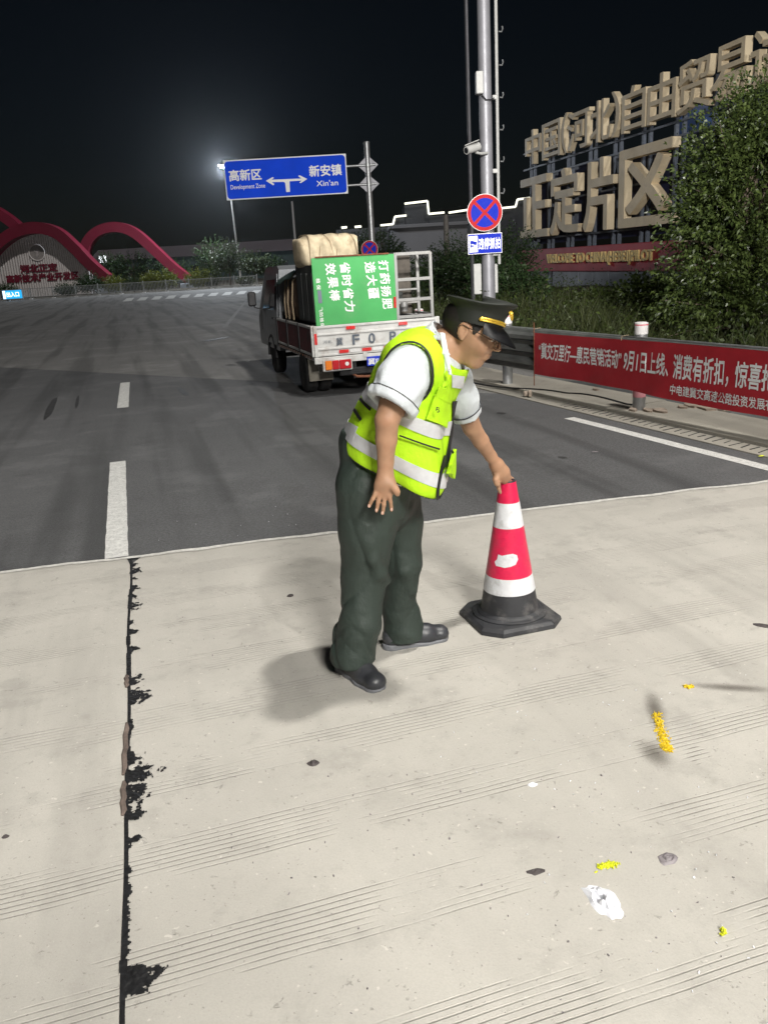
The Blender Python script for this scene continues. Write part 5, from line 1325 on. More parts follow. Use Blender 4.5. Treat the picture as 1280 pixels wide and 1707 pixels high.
# slim pole beside it, and two farther poles
def pole(name, label, x, y0, Y, r, ztop, m, r1=None, cat='pole'):
    p = at(x, y0, Y); o = empty(name, (p.x, Y, 0), label, cat)
    MB().cyl((0, 0, -.3), (0, 0, ztop), r, r1 or r * .8, 12).build('shaft', m, o, True); MB().lathe([(r * 2, 0), (r * 2, .03), (r * 1.1, .05)], (0, 0, -.05), 12).build('base_plate', m, o, True)
    MB().lathe([(r * .8, 0), (r * .6, r), (.01, r * 1.2)], (0, 0, ztop), 10).build('cap', m, o, True)
    return o
pole('slim_pole', 'slim pale pole rising behind the camera pole', 785.5, 380, 25.0, .058, 11.5, M_polest, .045)
M_dkpole = mat('dark_pole', (0.13, 0.12, 0.11), 0.8, var=0.2)
pole('utility_pole', 'thick weathered pole before the building with lit roof edge', 744, 400, 45.0, .16, 3.6, M_dkpole)
pole('far_mast', 'thin dark mast far beyond the truck', 491, 385, 115.0, .18, 9.5, M_dkpole)

# ------------------------------------------------------------------ overhead direction sign
SY = 42.0
gx0 = at(614, 330, SY).x; ds = empty('direction_sign', (gx0 + .06, SY, 0), 'blue overhead direction sign with white arrows on a steel cantilever post', 'sign')
sx0, sx1, sz0, sz1 = -6.46 - gx0 - .06, -.80 - gx0 - .06, 4.80, 6.53
M_gold2 = M_polest
MB().cyl((0, 0, -.3), (0, 0, 6.95), .16, .135, 18).build('post', M_galv, ds, True); MB().lathe([(.15, 0), (.14, .05), (.02, .09)], (0, 0, 6.95), 14).build('post_cap', M_galv, ds, True)
MB().cbox(((sx0 + sx1) / 2, -.20, (sz0 + sz1) / 2), (sx1 - sx0, .05, sz1 - sz0), .012).build('board', M_wtxt, ds)
def rrect(w, h, r, n=6):
    o = []
    for cx, cy, a0 in ((w - r, h - r, 0), (-w + r, h - r, 90), (-w + r, -h + r, 180), (w - r, -h + r, 270)):
        o += [(cx + r * math.cos(R(a0 + 90 * k / n)), cy + r * math.sin(R(a0 + 90 * k / n))) for k in range(n + 1)]
    return o
cxm, czm = (sx0 + sx1) / 2, (sz0 + sz1) / 2
fb = MB().prism(rrect((sx1 - sx0) / 2 - .05, (sz1 - sz0) / 2 - .05, .16), (cxm, -.226, czm), (1, 0, 0), (0, 0, 1), (0, -.006, 0)).build('blue_face', mat('sign_face_blue', (0.005, 0.062, 0.72), 0.6, var=0.10, vscale=.8, spec=.1), ds)
def sgx(zx): return sx0 + (zx - 130) / (900 - 130) * (sx1 - sx0)
def sgz(zy, zx): t = (zx - 130) / 770; yt = 172 - 37 * t; yb = 430 - 42 * t; return sz1 - (zy - yt) / (yb - yt) * (sz1 - sz0)
def stext(s, x0, x1, y0, y1, bold=.02):
    a = sgx(x0); b = sgx(x1); xm = (x0 + x1) / 2; letter('lettering', s, M_wtxt, ds, (a, -.234, sgz(y1, xm)), (b - a, 0, 0), (0, 0, sgz(y0, xm) - sgz(y1, xm)), None, bold)
stext('高新区', 160, 362, 230, 300); stext('Development Zone', 163, 380, 325, 362, .006); stext('新安镇', 665, 866, 205, 275); stext("Xin'an", 704, 840, 302, 338, .008)
def arrow(poly):
    MB().prism([(sgx(x), sgz(y, x)) for x, y in poly], (0, -.232, 0), (1, 0, 0), (0, 0, 1), (0, -.004, 0)).build('arrow', M_wtxt, ds)
arrow([(388, 304), (432, 280), (440, 286), (424, 297), (610, 291), (592, 274), (602, 270), (648, 294), (606, 320), (596, 318), (612, 304), (536, 308), (533, 376), (510, 377), (507, 317), (497, 311), (424, 313), (440, 326), (430, 333)])
for z in (5.99, 5.16):
    MB().cyl((sx0 + .5, -.10, z), (.35, -.10, z), .055, None, 12).build('arm', M_galv, ds, True)
    for k in range(4):
        a = R(45 + 90 * k); MB().prism([(0, 0), (.38, 0), (0, .34)], (0.10 * (1 if math.cos(a) > 0 else -1), -.11, z), (1 if math.cos(a) > 0 else -1, 0, 0), (0, 0, 1 if math.sin(a) > 0 else -1), (0, .02, 0)).build('gusset', M_polest, ds)
    MB().cyl((0, 0, z - .06), (0, 0, z + .06), .185, None, 18).build('collar', M_galv, ds, True)
sdp = at(616, 415.5, SY - .25); s2 = no_stop('no_stopping_sign', 'small round no-stopping sign on the direction sign post above the truck', sdp, .40)
MB().cbox((gx0 + .06 - sdp.x, .10, 0), (.30, .16, .05), .008).build('bracket', M_galv, s2)

# ------------------------------------------------------------------ litter on the apron
def crumple(name, label, cat, x, y, r, m, h=.03, seed=0, n=14, el=1.6, rot=0.0, group=None):
    c = gp(x, y, .014); b = MB(); vs = []; rows = 5
    for j in range(rows + 1):
        k = j / rows
        for i in range(n):
            a = 2 * math.pi * i / n; rr = r * (1 - k * .98) * (1 + .45 * mnoise.noise((math.cos(a) * 2 + seed, math.sin(a) * 2, seed)))
            X, Y = rr * math.cos(a) * el, rr * math.sin(a)
            z = .001 + h * (0.15 + .85 * k) * max(0.05, .5 + .9 * mnoise.noise((math.cos(a) * 3 * (1 - k) + seed, math.sin(a) * 3 * (1 - k), j * .9 + seed))) if j else .0005
            vs.append((X * math.cos(rot) - Y * math.sin(rot), X * math.sin(rot) + Y * math.cos(rot), z))
    b.add(vs, [(j * n + i, j * n + (i + 1) % n, (j + 1) * n + (i + 1) % n, (j + 1) * n + i) for j in range(rows) for i in range(n)] + [tuple(range(rows * n, rows * n + n)), tuple(range(n - 1, -1, -1))])
    o = b.build(name, m); o.location = c; return tag(o, label, cat, group)
M_tiss = mat('tissue', (0.72, 0.73, 0.78), 0.8, var=0.06, bump=.4, bscale=60); M_yel = mat('yellow_plastic', (0.72, 0.52, 0.015), 0.55, var=0.25, vscale=60, bump=.6, bscale=120)
M_lem = mat('yellow_green', (0.62, 0.66, 0.02), 0.6, var=0.2, vscale=60, bump=.6, bscale=120); M_dk = mat('dark_scrap', (0.06, 0.05, 0.05), 0.7, var=.4, bump=.5)
M_grs = mat('grey_scrap', (0.22, 0.20, 0.21), 0.7, var=.4, bump=.5)
crumple('tissue', 'crumpled white tissue lying on the concrete', 'tissue', 1007, 1503, .040, M_tiss, .035, 3, 22, 1.75, R(112))
crumple('scrap', 'dark folded scrap on the concrete between grooves', 'litter', 522, 1273, .018, M_dk, .02, 5, 12, 1.3)
crumple('scrap', 'small black lump near the left slab edge', 'litter', 10, 1395, .010, M_dk, .012, 6, 10, 1.2)
crumple('scrap', 'grey torn scrap beside the yellow crumbs', 'litter', 1113, 1432, .024, M_grs, .012, 8, 12, 1.3, .5)
crumple('scrap', 'dark brown leaf scrap on the concrete near the tissue', 'litter', 893, 1453, .014, M_dk, .006, 9, 10, 2.0, .2)
crumple('scrap', 'white paper chip lying alone on the concrete', 'litter', 888, 1308, .012, M_tiss, .006, 10, 9, 1.4, .2)
crumple('scrap', 'dark leaf on the concrete behind the person', 'litter', 484, 993, .018, M_dk, .01, 11, 9, 1.3, .9)
crumple('scrap', 'black strip of rubber on the concrete right of the cone', 'litter', 1272, 1043, .022, M_dk, .01, 12, 9, 2.0, -.5)
crumple('leaf', 'dull dry leaf lying on the asphalt near the edge line', 'leaf', 991, 753, .012, M_grs, .006, 13, 9, 2.6, -.3)
crumple('leaf', 'pale leaf in the gutter by the banner', 'leaf', 1268, 760, .014, M_lem, .008, 14, 9, 2.0, .2)
def crumbs(name, label, pts, m, n, r, seed, qs=1.0):
    """heap of crumbs scattered along a pixel line"""
    rnd = random.Random(seed); b = MB(); c0 = gp(*pts[0], .014)
    for _ in range(n):
        t = rnd.random() * (len(pts) - 1); i = int(t); f = t - i; x = pts[i][0] + (pts[i + 1][0] - pts[i][0]) * f; y = pts[i][1] + (pts[i + 1][1] - pts[i][1]) * f
        c = gp(x, y, .014) - c0 + Vector((rnd.gauss(0, r), rnd.gauss(0, r), .002)); q = rnd.uniform(.003, .008) * qs
        e = Euler((rnd.random() * 6, rnd.random() * 6, rnd.random() * 6)).to_matrix(); b.box(c, (q * rnd.uniform(1.2, 3.2), q * rnd.uniform(.8, 1.6), q * .6), M=e)
    o = b.build(name, m); o.location = c0; o['label'] = label; o['category'] = 'debris'; o['kind'] = 'stuff'; return o
crumbs('yellow_crumbs', 'orange yellow crumbs packed in the slab crack', [(1094, 1190), (1100, 1215), (1107, 1240), (1113, 1252)], M_yel, 620, .0085, 1, .55)
crumbs('yellow_crumbs', 'scattered yellow green crumbs above the tissue', [(996, 1446), (1010, 1443), (1026, 1440)], M_lem, 130, .006, 2, .6)
crumbs('yellow_crumbs', 'few yellow crumbs in the dark stain', [(1141, 1146), (1153, 1146)], M_yel, 40, .005, 3)
crumbs('yellow_crumbs', 'tiny yellow crumbs far right of the tissue', [(1203, 1550), (1206, 1558)], M_lem, 18, .003, 4)
crumbs('grit', 'loose grit scattered over the concrete', [(260, 1000), (500, 1270), (700, 1400), (1000, 1300), (1150, 1600), (600, 1600), (300, 1250)], M_grs, 110, .2, 5, .45)
crumbs('pale_grit', 'pale paper grit scattered over apron and asphalt', [(300, 900), (640, 830), (1100, 1400), (1240, 1640), (900, 1280), (1230, 1130)], M_tiss, 80, .2, 6, .45)
# oily stain by the crack
def mat_stain():
    m, t, b = newmat('oil_stain'); tc = t.add('TexCoord').outputs['Object']; ln = t.add('VectorMath', operation='LENGTH'); t.link(tc, ln.inputs[0])
    n_ = t.noise(tc, 14, 4); d = t.math('MULTIPLY_ADD', n_, .5, ln.outputs['Value']); a = t.math('SUBTRACT', 1.0, t.sstep(d, .25, 1.2))
    b.inputs['Base Color'].default_value = (0.05, 0.036, 0.024, 1); b.inputs['Roughness'].default_value = .5
    t.link(t.math('MULTIPLY', a, .42), b.inputs['Alpha']); return m
M_stain = mat_stain()
def stain(x0, y0, x1, y1, w):
    a, b2 = gp(x0, y0, .0165), gp(x1, y1, .0165); d = b2 - a; o = MB().add([(math.cos(2 * math.pi * i / 32), math.sin(2 * math.pi * i / 32), 0) for i in range(32)], [tuple(range(32))]).build('stain', M_stain, apron)
    o.location = (a + b2) / 2; o.scale = (d.length / 2, w, 1); o.rotation_euler = (0, 0, math.atan2(d.y, d.x))
stain(1120, 1140, 1320, 1152, .045); stain(1070, 1225, 1116, 1290, .07); stain(1080, 1140, 1104, 1230, .05);
# ------------------------------------------------------------------ vegetation
def mat_leaf(name, c0, c1, rough=0.5):
    m, t, b = newmat(name)
    g = t.add('NewGeometry'); rnd = g.outputs['Random Per Island']
    tc = t.add('TexCoord').outputs['Object']; n = t.noise(tc, 2.4, 4, .7)
    f = t.math('MULTIPLY_ADD', rnd, 0.42, t.math('MULTIPLY', n, 0.58))
    c = t.ramp(f, [(0.15, c0), (0.85, c1)]); t.link(c, b.inputs['Base Color']); b.inputs['Roughness'].default_value = rough
    b.inputs['Specular IOR Level'].default_value = 0.35
    tr = t.add('BsdfTranslucent'); t.link(c, tr.inputs[0]); mx = t.add('MixShader'); mx.inputs[0].default_value = 0.25
    t.link(b.outputs[0], mx.inputs[1]); t.link(tr.outputs[0], mx.inputs[2]); t.link(mx.outputs[0], t.n['Material Output'].inputs[0])
    return m
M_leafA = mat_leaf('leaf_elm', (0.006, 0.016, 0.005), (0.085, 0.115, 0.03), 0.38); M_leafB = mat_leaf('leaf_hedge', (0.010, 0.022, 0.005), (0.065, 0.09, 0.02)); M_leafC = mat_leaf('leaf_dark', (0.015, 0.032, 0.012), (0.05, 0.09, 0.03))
M_bark = mat('bark', (0.09, 0.07, 0.05), 0.9, var=0.3, vscale=14, bump=0.8, bscale=30, bdist=0.01); M_grassm = mat_leaf('grass_blade', (0.012, 0.020, 0.006), (0.06, 0.07, 0.02), 0.6)
def leaves(P, D, rng, L, Wd, droop=0.2):
    """leaf quads at points P growing along D: a kite of 4 vertices each"""
    n = len(P); D = D / (np.linalg.norm(D, axis=1, keepdims=True) + 1e-9)
    R_ = rng.normal(size=(n, 3)); S_ = np.cross(D, R_); S_ /= (np.linalg.norm(S_, axis=1, keepdims=True) + 1e-9)
    l = L * rng.uniform(.6, 1.3, (n, 1)); w = Wd * rng.uniform(.7, 1.3, (n, 1)); N = np.cross(S_, D)
    V = np.stack([P, P + D * l * .45 + S_ * w * .5 + N * l * .05, P + D * l - np.array((0, 0, 1)) * l * droop, P + D * l * .45 - S_ * w * .5 + N * l * .05], 1).reshape(-1, 3)
    Q = np.arange(n * 4).reshape(-1, 4); return V, Q
def tree(name, label, base, H, crown, nbr, lpb, leafL, leafW, m, seed, trunk_r=.12, cat='tree', upw=.5, group=None, blen=.9):
    """crown = [(centre, radii)] lobes relative to base; branches fill the lobes, leaves line the branches"""
    rng = np.random.default_rng(seed); root = empty(name, base, label, cat, group)
    tr = MB(); top = Vector(crown[0][0]) + Vector((0, 0, crown[0][1][2] * .4))
    tr.tube([(0, 0, -.4), (.05, .02, H * .2), tuple(top * .55 + Vector((.04, 0, 0))), tuple(top)], [trunk_r * 1.3, trunk_r, trunk_r * .6, trunk_r * .15], 8)
    Ps, Ds = [], []; wts = np.array([c[1][0] * c[1][1] * c[1][2] for c in crown]); wts = wts / wts.sum()
    limbs = 0
    for k in range(nbr):
        c, r = crown[rng.choice(len(crown), p=wts)]; c = np.array(c); r = np.array(r)
        u = rng.normal(size=3); u /= np.linalg.norm(u); rad = rng.uniform(.25, 1.0) ** .5
        tip = c + u * r * rad * rng.uniform(.85, 1.12); 
        st = c * np.array((.5, .5, 1)) + (tip - c) * .15 - np.array((0, 0, r[2] * .35)) * rng.uniform(.3, 1)
        dirv = tip - st; ln = np.linalg.norm(dirv); dirv /= ln; sl = min(ln, blen * rng.uniform(.7, 1.4)); s0 = tip - dirv * sl
        t = np.linspace(0, 1, lpb); bend = np.array((0, 0, 1)) * upw
        pts = s0 + dirv * sl * t[:, None] + bend * (t[:, None] ** 2) * sl * .18 + rng.normal(size=(lpb, 3)) * .03 * sl
        if limbs < 46 and k % max(1, nbr // 46) == 0:
            limbs += 1; tr.tube([tuple(np.array((0, 0, max(.3, st[2] * .6))) * .6 + st * .4), tuple(s0), tuple(pts[-1])], [trunk_r * .28, trunk_r * .12, .004], 5)
        Ps.append(pts); Ds.append(dirv + rng.normal(size=(lpb, 3)) * .55 + np.array((0, 0, -.15)))
    tr.build('trunk', M_bark, root, True)
    V, Q = leaves(np.concatenate(Ps), np.concatenate(Ds), rng, leafL, leafW); co = np_mesh('crown', V, Q, m, root); tag(co, kind='stuff')
    return root
# big leafy tree leaning over the guardrail
TB = Vector((6.6, 15.2, -.1))
def rel(x, y, Y): p = at(x, y, Y); return (p.x - TB.x, p.y - TB.y, p.z - TB.z)
big = [(rel(1235, 330, 15.2), (1.25, 1.5, 2.1)), (rel(1180, 300, 14.9), (.72, 1.0, 1.15)), (rel(1265, 215, 15.0), (.85, 1.0, 1.05)), (rel(1135, 375, 14.6), (.55, .8, .75)), (rel(1160, 480, 14.4), (.80, 1.0, .95)), (rel(1275, 480, 14.0), (1.0, 1.0, 1.2)),
       (rel(1120, 455, 14.4), (.42, .6, .5)), (rel(1400, 300, 15.4), (1.6, 1.6, 2.5)), (rel(1130, 530, 13.9), (.6, .7, .5))]
tree('broadleaf_tree', 'large dense green tree behind the banner, beside the tan characters', TB, 4.5, big, 3000, 24, .085, .040, M_leafA, 3, .16, upw=.35, blen=.75)
# weeds and shrubs along the bank (uncountable ground cover)
def weeds(name, label, n, s_rng, o_rng, hgt, seed, m, blades=True):
    rng = np.random.default_rng(seed); s = rng.uniform(*s_rng, n); o = rng.uniform(*o_rng, n)
    base = np.array([vp(a, b, -.15) for a, b in zip(s, o)]); cl = .55 + .75 * np.array([mnoise.noise((a * .9, b * .9, seed)) for a, b in zip(s, o)])
    h = hgt * np.clip(cl, .2, 1.3) * rng.uniform(.4, 1.1, n)
    if blades:
        D = np.stack([rng.normal(0, .22, n), rng.normal(0, .22, n), np.ones(n)], 1); S_ = np.stack([rng.normal(size=n), rng.normal(size=n), np.zeros(n)], 1); S_ /= np.linalg.norm(S_, axis=1, keepdims=True); w = .008
        P1_ = base + D * h[:, None] * .55; P2_ = base + D * h[:, None] + np.stack([rng.normal(0, .15, n), rng.normal(0, .15, n), -.1 * np.ones(n)], 1) * h[:, None]
        V = np.stack([base - S_ * w, base + S_ * w, P1_ + S_ * w * .8, P2_, P1_ - S_ * w * .8], 1).reshape(-1, 3)
        i = np.arange(n) * 5; Q = np.concatenate([np.stack([i, i + 1, i + 2, i + 4], 1)]); T_ = np.stack([i + 4, i + 2, i + 3, i + 3], 1)
        me_v, me_q = V, Q
        o_ = np_mesh(name, V, np.concatenate([np.stack([i, i + 1, i + 2], 1), np.stack([i, i + 2, i + 4], 1), np.stack([i + 4, i + 2, i + 3], 1)]), m)
    else:
        P = base + np.stack([rng.normal(0, .05, n), rng.normal(0, .05, n), np.ones(n)], 1) * (h * rng.uniform(.05, 1, n))[:, None]
        V, Q = leaves(P, rng.normal(size=(n, 3)) + np.array((0, 0, .4)), rng, .09, .045); o_ = np_mesh(name, V, Q, m)
    tag(o_, label, 'weeds', kind='stuff'); return o_
weeds('tall_grass', 'tall ragged grass and weeds growing on the bank behind the guardrail', 26000, (-6, 26), (1.5, 6.5), 1.25, 5, M_grassm)
weeds('weed_leaves', 'leafy green weeds mixed through the grass on the bank', 32000, (-6, 30), (1.6, 8.0), 1.3, 6, M_leafB, False)
for i, (px, Y, r, h, lab) in enumerate([(868, 27, 1.0, 1.35, 'dark rounded shrub beside the white base wall of the big characters'), (800, 30, 1.6, 1.9, 'dark dense shrub directly behind the camera pole'), (735, 36, 1.7, 2.1, 'dark bushy tree right of the steel rack'), (765, 44, 2.0, 2.9, 'dark bush mass below the lit roof edge'), (1010, 24, .9, .75, 'mid green shrub below the red board'), (1085, 20, .8, 1.2, 'leafy shrub at the foot of the big tree'), (840, 38, 1.6, 3.0, 'dark tree beside the first tan character')]):
    b = at(px, 420, Y); tree('shrub', lab, (b.x, Y, -.1), h, [((0, 0, h * .55), (r, r, h * .55)), ((r * .5, -.2, h * .4), (r * .6, r * .6, h * .45)), ((-r * .5, .1, h * .45), (r * .6, r * .6, h * .5))], 420, 14, .13, .065, M_leafC if 'dark' in lab else M_leafB, 20 + i, .05, 'shrub', group='shrubs on the bank')

# ------------------------------------------------------------------ free-standing characters on a frame
M_tan = mat('character_tan', (0.74, 0.62, 0.43), 0.6, var=0.10, vscale=.8, dirt=(0.50, 0.40, 0.28), dscale=1.5, damt=0.4)
M_navy = mat('backing_navy', (0.018, 0.022, 0.06), 0.6, var=0.2, vscale=1); M_frm = mat('frame_blue_grey', (0.13, 0.15, 0.19), 0.6, 0.3, var=0.2)
M_crim = mat('board_crimson', (0.42, 0.04, 0.06), 0.55, var=0.10, vscale=1); M_bwall = mat('base_wall', (0.30, 0.33, 0.38), 0.75, var=0.15, vscale=1.2, dirt=(0.20, 0.22, 0.24), damt=0.4); M_yellet = mat('letter_gold', (0.72, 0.55, 0.24), 0.5)
D0 = 49.0; q0 = np.array(at(872, 350, D0)[:2]); q1 = np.array(at(1134, 300, D0 * .669)[:2]); qd = q1 - q0; QL = np.linalg.norm(qd); qd = qd / QL
cd3 = Vector((qd[0], qd[1], 0)); cn3 = Vector((-cd3.y, cd3.x, 0))
if cn3.x > 0: cn3 = -cn3                                  # faces the road
cs = empty('character_sign', (q0[0], q0[1], 0), 'tall frame of giant tan characters over a crimson board and pale wall', 'sign', rz=math.atan2(qd[1], qd[0]))
# local: x along the sign (towards the camera), y away from the road, z up
yo = 1.0 if (Matrix.Rotation(cs.rotation_euler.z, 3, 'Z') @ Vector((0, 1, 0))).dot(cn3) < 0 else -1.0
def sxp(px, z):
    """local x where a pixel column meets the sign plane"""
    d = ray(px, 300); n = cn3; t = (Vector((q0[0], q0[1], 0)) - CAM).dot(n) / d.dot(n); p = CAM + d * t; return (p - Vector((q0[0], q0[1], 0))).dot(cd3)
Z2 = at(874, 396, D0).z; H2 = at(874, 304, D0).z - Z2; Z1 = at(884, 268, D0 * .985).z; H1 = (at(884, 207, D0 * .985).z - Z1) * .9; Z1 -= .28; ZB0, ZB1 = at(890, 448, D0).z, at(890, 416, D0).z
print('SIGN', Z2, H2, Z1, H1, ZB0, ZB1)
def char(c, x0, x1, z0, h, nm='character', bold=.03, dep=.55, slope=0.0):
    X = Vector((x1 - x0, 0, 0)); letter(nm, c, M_tan, cs, (x0, -.0, z0), X, (0, 0, h), (0, -yo * dep, 0), bold)
for c, a, b in (('正', 874, 925), ('定', 925, 978), ('片', 982, 1036), ('区', 1043, 1136)):
    x0, x1 = sxp(a + 2, 4), sxp(b - 3, 4); char(c, x0, x1, Z2, H2, bold=.016, dep=.34)
for c, a, b in (('中', 883, 908), ('国', 911, 941), ('(', 943, 952), ('河', 953, 989), ('北', 992, 1024), (')', 1026, 1039), ('自', 1043, 1081), ('由', 1085, 1130), ('贸', 1133, 1186), ('易', 1189, 1244), ('试', 1250, 1310)):
    x0, x1 = sxp(a, 8), sxp(b, 8); char(c, x0, x1, Z1, H1 if c not in '()' else H1 * 1.05, bold=.008, dep=.26)
XE = sxp(1310, 5)
for z0, z1 in ((Z2 - .4, Z2 + H2 + .2),): MB().box((XE / 2 - .2, yo * .55, (z0 + z1) / 2), (XE, .08, z1 - z0)).build('backing_panel', M_navy, cs)
k = 0; x = .6
while x < XE:
    for dx in (0, .55): MB().box((x + dx, yo * .25, (Z1 + 1) / 2), (.13, .13, Z1 + 1)).build('mast', M_frm, cs)
    x += 2.5
for z in (Z2 - .12, Z2 + 1.6, Z2 + H2 + .1, Z1 - .12, Z1 + .7): MB().box((XE / 2 - .2, yo * .14, z), (XE, .08, .08)).build('cross_rail', M_frm, cs)
MB().cbox((XE / 2 - .3, 0, 1.28), (XE + .4, .5, 1.12), .03).build('crimson_board', M_crim, cs)
wx0, wx1 = sxp(921, 1), sxp(1105, 1)
wl = 'WELCOME TO CHINA(HEBEI)PILOT'; letter('english_lettering', wl, M_yellet, cs, (wx0, -yo * .25, 1.0), (wx1 - wx0, 0, 0), (0, 0, .56), (0, -yo * .10, 0), .012)
for j in range(9): MB().cbox((sxp(935, 0) + .2 + j * 1.6, -yo * .05, .12), (1.58, .3, 1.15), .02).build('wall_panel', M_bwall, cs)
ep = at(1162, 215, 40.0); eo = empty('round_emblem', (ep.x, 40.0, ep.z), 'round blue emblem board showing above the big tree', 'emblem')
MB().lathe([(.95, 0), (.95, .1), (.9, .12), (.3, .13)], (0, 0, 0), 32, Matrix(((1, 0, 0), (0, 0, -1), (0, 1, 0)))).build('disc', mat('emblem_blue', (0.03, 0.08, 0.24), 0.5, var=.2, vscale=2), eo, True, sharp=50)
MB().cyl((0, .1, -6.5), (0, .1, 0), .08).build('stem', M_frm, eo)

# ------------------------------------------------------------------ building with lit roof edge
M_led = mat('led_strip', (0.9, 0.9, 0.8), 0.4, emit=(1.0, 0.98, 0.80), estr=1.6)
M_bld = mat('building_grey', (0.20, 0.20, 0.215), 0.8, var=0.10, vscale=.15); M_bld2 = mat('building_dark', (0.06, 0.062, 0.07), 0.8, var=0.15, vscale=.2); M_win = mat('window_dark', (0.02, 0.022, 0.026), 0.2)
LY = 120.0
lb = empty('lit_building', (at(740, 400, LY).x, LY, 0), 'dark stepped building with glowing strip lights along its roof edge', 'building'); lbx = lb.location.x
def lpt(x, y, dy=0): p = at(x, y, LY); return Vector((p.x - lbx, dy, p.z))
def led(pts):
    for a, b in zip(pts[:-1], pts[1:]): MB().cyl(lpt(*a, -.5), lpt(*b, -.5), .13, None, 8).build('light_strip', M_led, lb, True)
led([(634, 376), (655, 374), (658, 361.5), (677, 359.5)]); led([(674, 340), (712, 335.5), (714, 357), (740, 354.5)]); led([(747, 355), (780, 350)]); led([(834, 347.5), (858, 345), (861, 333), (884, 330)])
for x, w in ((574, 9), (597, 11), (617, 4)): MB().cyl(lpt(x - w / 2, 380 - (x - 574) * .06, -.5), lpt(x + w / 2, 379 - (x - 574) * .06, -.5), .14, None, 8).build('light_strip', M_led, lb, True)
for x0, x1, yt, m in ((560, 656, 383, M_bld2), (656, 676, 363, M_bld2), (674, 715, 342, M_bld2), (715, 784, 360, M_bld2), (784, 860, 350, M_bld2), (860, 905, 335, M_bld2)):
    a, b = lpt(x0, yt), lpt(x1, yt); h = max(a.z, 1); MB().box(((a.x + b.x) / 2, 5 + x0 % 3 * .1, h / 2), (b.x - a.x, 10, h)).build('wall', m, lb)
gb2 = empty('low_grey_building', (at(700, 400, 100).x, 100, 0), 'low pale grey building standing behind the dark shrubs', 'building')
a, b = at(652, 382, 100), at(778, 376, 100); MB().box(((a.x + b.x) / 2 - gb2.location.x, 4, (a.z) / 2), (b.x - a.x, 8, a.z)).build('wall', M_bld, gb2)
MB().cbox(((a.x + b.x) / 2 - gb2.location.x, 3.9, a.z + .2), (b.x - a.x + .6, 8.6, .4), .05).build('parapet', M_bld, gb2)
for k in range(6): MB().box((a.x - gb2.location.x + 1 + k * 1.45, -.03, 1.6), (1.0, .06, 1.5)).build('window', M_win, gb2)
# long wall/shed on the far side of the crossing
M_shed = mat('shed_mauve', (0.14, 0.12, 0.135), 0.85, var=0.12, vscale=.1); M_shedg = mat('shed_band', (0.05, 0.075, 0.075), 0.8, var=.2, vscale=.1)
ws = empty('long_shed', (at(380, 420, 150).x, 150, 0), 'long low mauve-grey shed across the far side of the junction', 'building'); 
xa, xb = at(150, 410, 150).x - ws.location.x, at(640, 395, 150).x - ws.location.x; zt_ = 6.3
MB().box(((xa + xb) / 2, 6, 2.2), (xb - xa, 12, 4.4)).build('wall', M_shedg, ws)
MB().add([(xa - .5, -.6, 4.4), (xb + .5, -.6, 4.4), (xb + .5, 6, zt_), (xa - .5, 6, zt_), (xa - .5, 12.6, 4.4), (xb + .5, 12.6, 4.4), (xa - .5, -.6, 4.3), (xb + .5, -.6, 4.3)], [(0, 1, 2, 3), (3, 2, 5, 4), (0, 3, 4), (1, 5, 2), (6, 7, 1, 0)]).build('roof', M_shed, ws)
for k in range(16): MB().box((xa + 2 + k * (xb - xa - 4) / 15, -.05, 2.0), (1.4, .1, 1.5)).build('window', M_win, ws)

# ------------------------------------------------------------------ far side of the junction: kerb, railing, hedge, arches
FP = [(-20, 505), (0, 503), (100, 497), (200, 490.5), (309, 484), (395, 477.5), (470, 470)]
FY = 86.0
def fpt(x): 
    for (xa_, ya), (xb_, yb) in zip(FP[:-1], FP[1:]):
        if x <= xb_: break
    return gp(x, ya + (yb - ya) * (x - xa_) / (xb_ - xa_))
def fx(x): p = at(x, 490, FY); return p.x
kerb = MB().box((fx(220), FY + .6, .03), (fx(480) - fx(-60), .3, .14)).build('kerb', mat('kerb_stone', (0.36, 0.36, 0.35), 0.85, var=.15), None); tag(kerb, kind='structure')
MB_far = sheet('far_verge', [(fx(-80) - 60, FY + .75), (40, FY + .75), (40, 400), (fx(-80) - 60, 400)], .06, M_soil); tag(MB_far, kind='structure')
M_rail = mat('railing_paint', (0.30, 0.31, 0.31), 0.5, 0.2, var=.15)
fence = empty('railing_fence', (fx(200), FY, 0), 'long low metal railing fence along the far kerb of the junction', 'fence')
xs = [fx(-25 + 38 * k) - fence.location.x for k in range(13)]
bar_me = None
for i, x in enumerate(xs):
    MB().cbox((x, 0, .55), (.09, .09, 1.2), .01).build('post', M_rail, fence)
    MB().box((x, 0, .04), (.30, .30, .08)).build('foot', mat('foot_white', (.6, .6, .6), .7), fence)
    if i == len(xs) - 1: break
    L = xs[i + 1] - x
    for z in (1.02, .22): MB().box((x + L / 2, 0, z), (L - .1, .05, .05)).build('rail', M_rail, fence)
    for k in range(1, 16):
        if bar_me is None: o = MB().box((0, 0, .62), (.028, .028, .78)).build('baluster', M_rail, fence); bar_me = o.data
        else: o = bpy.data.objects.new('baluster', bar_me); COL.objects.link(o); o.parent = fence
        o.location = (x + L * k / 16, 0, 0)
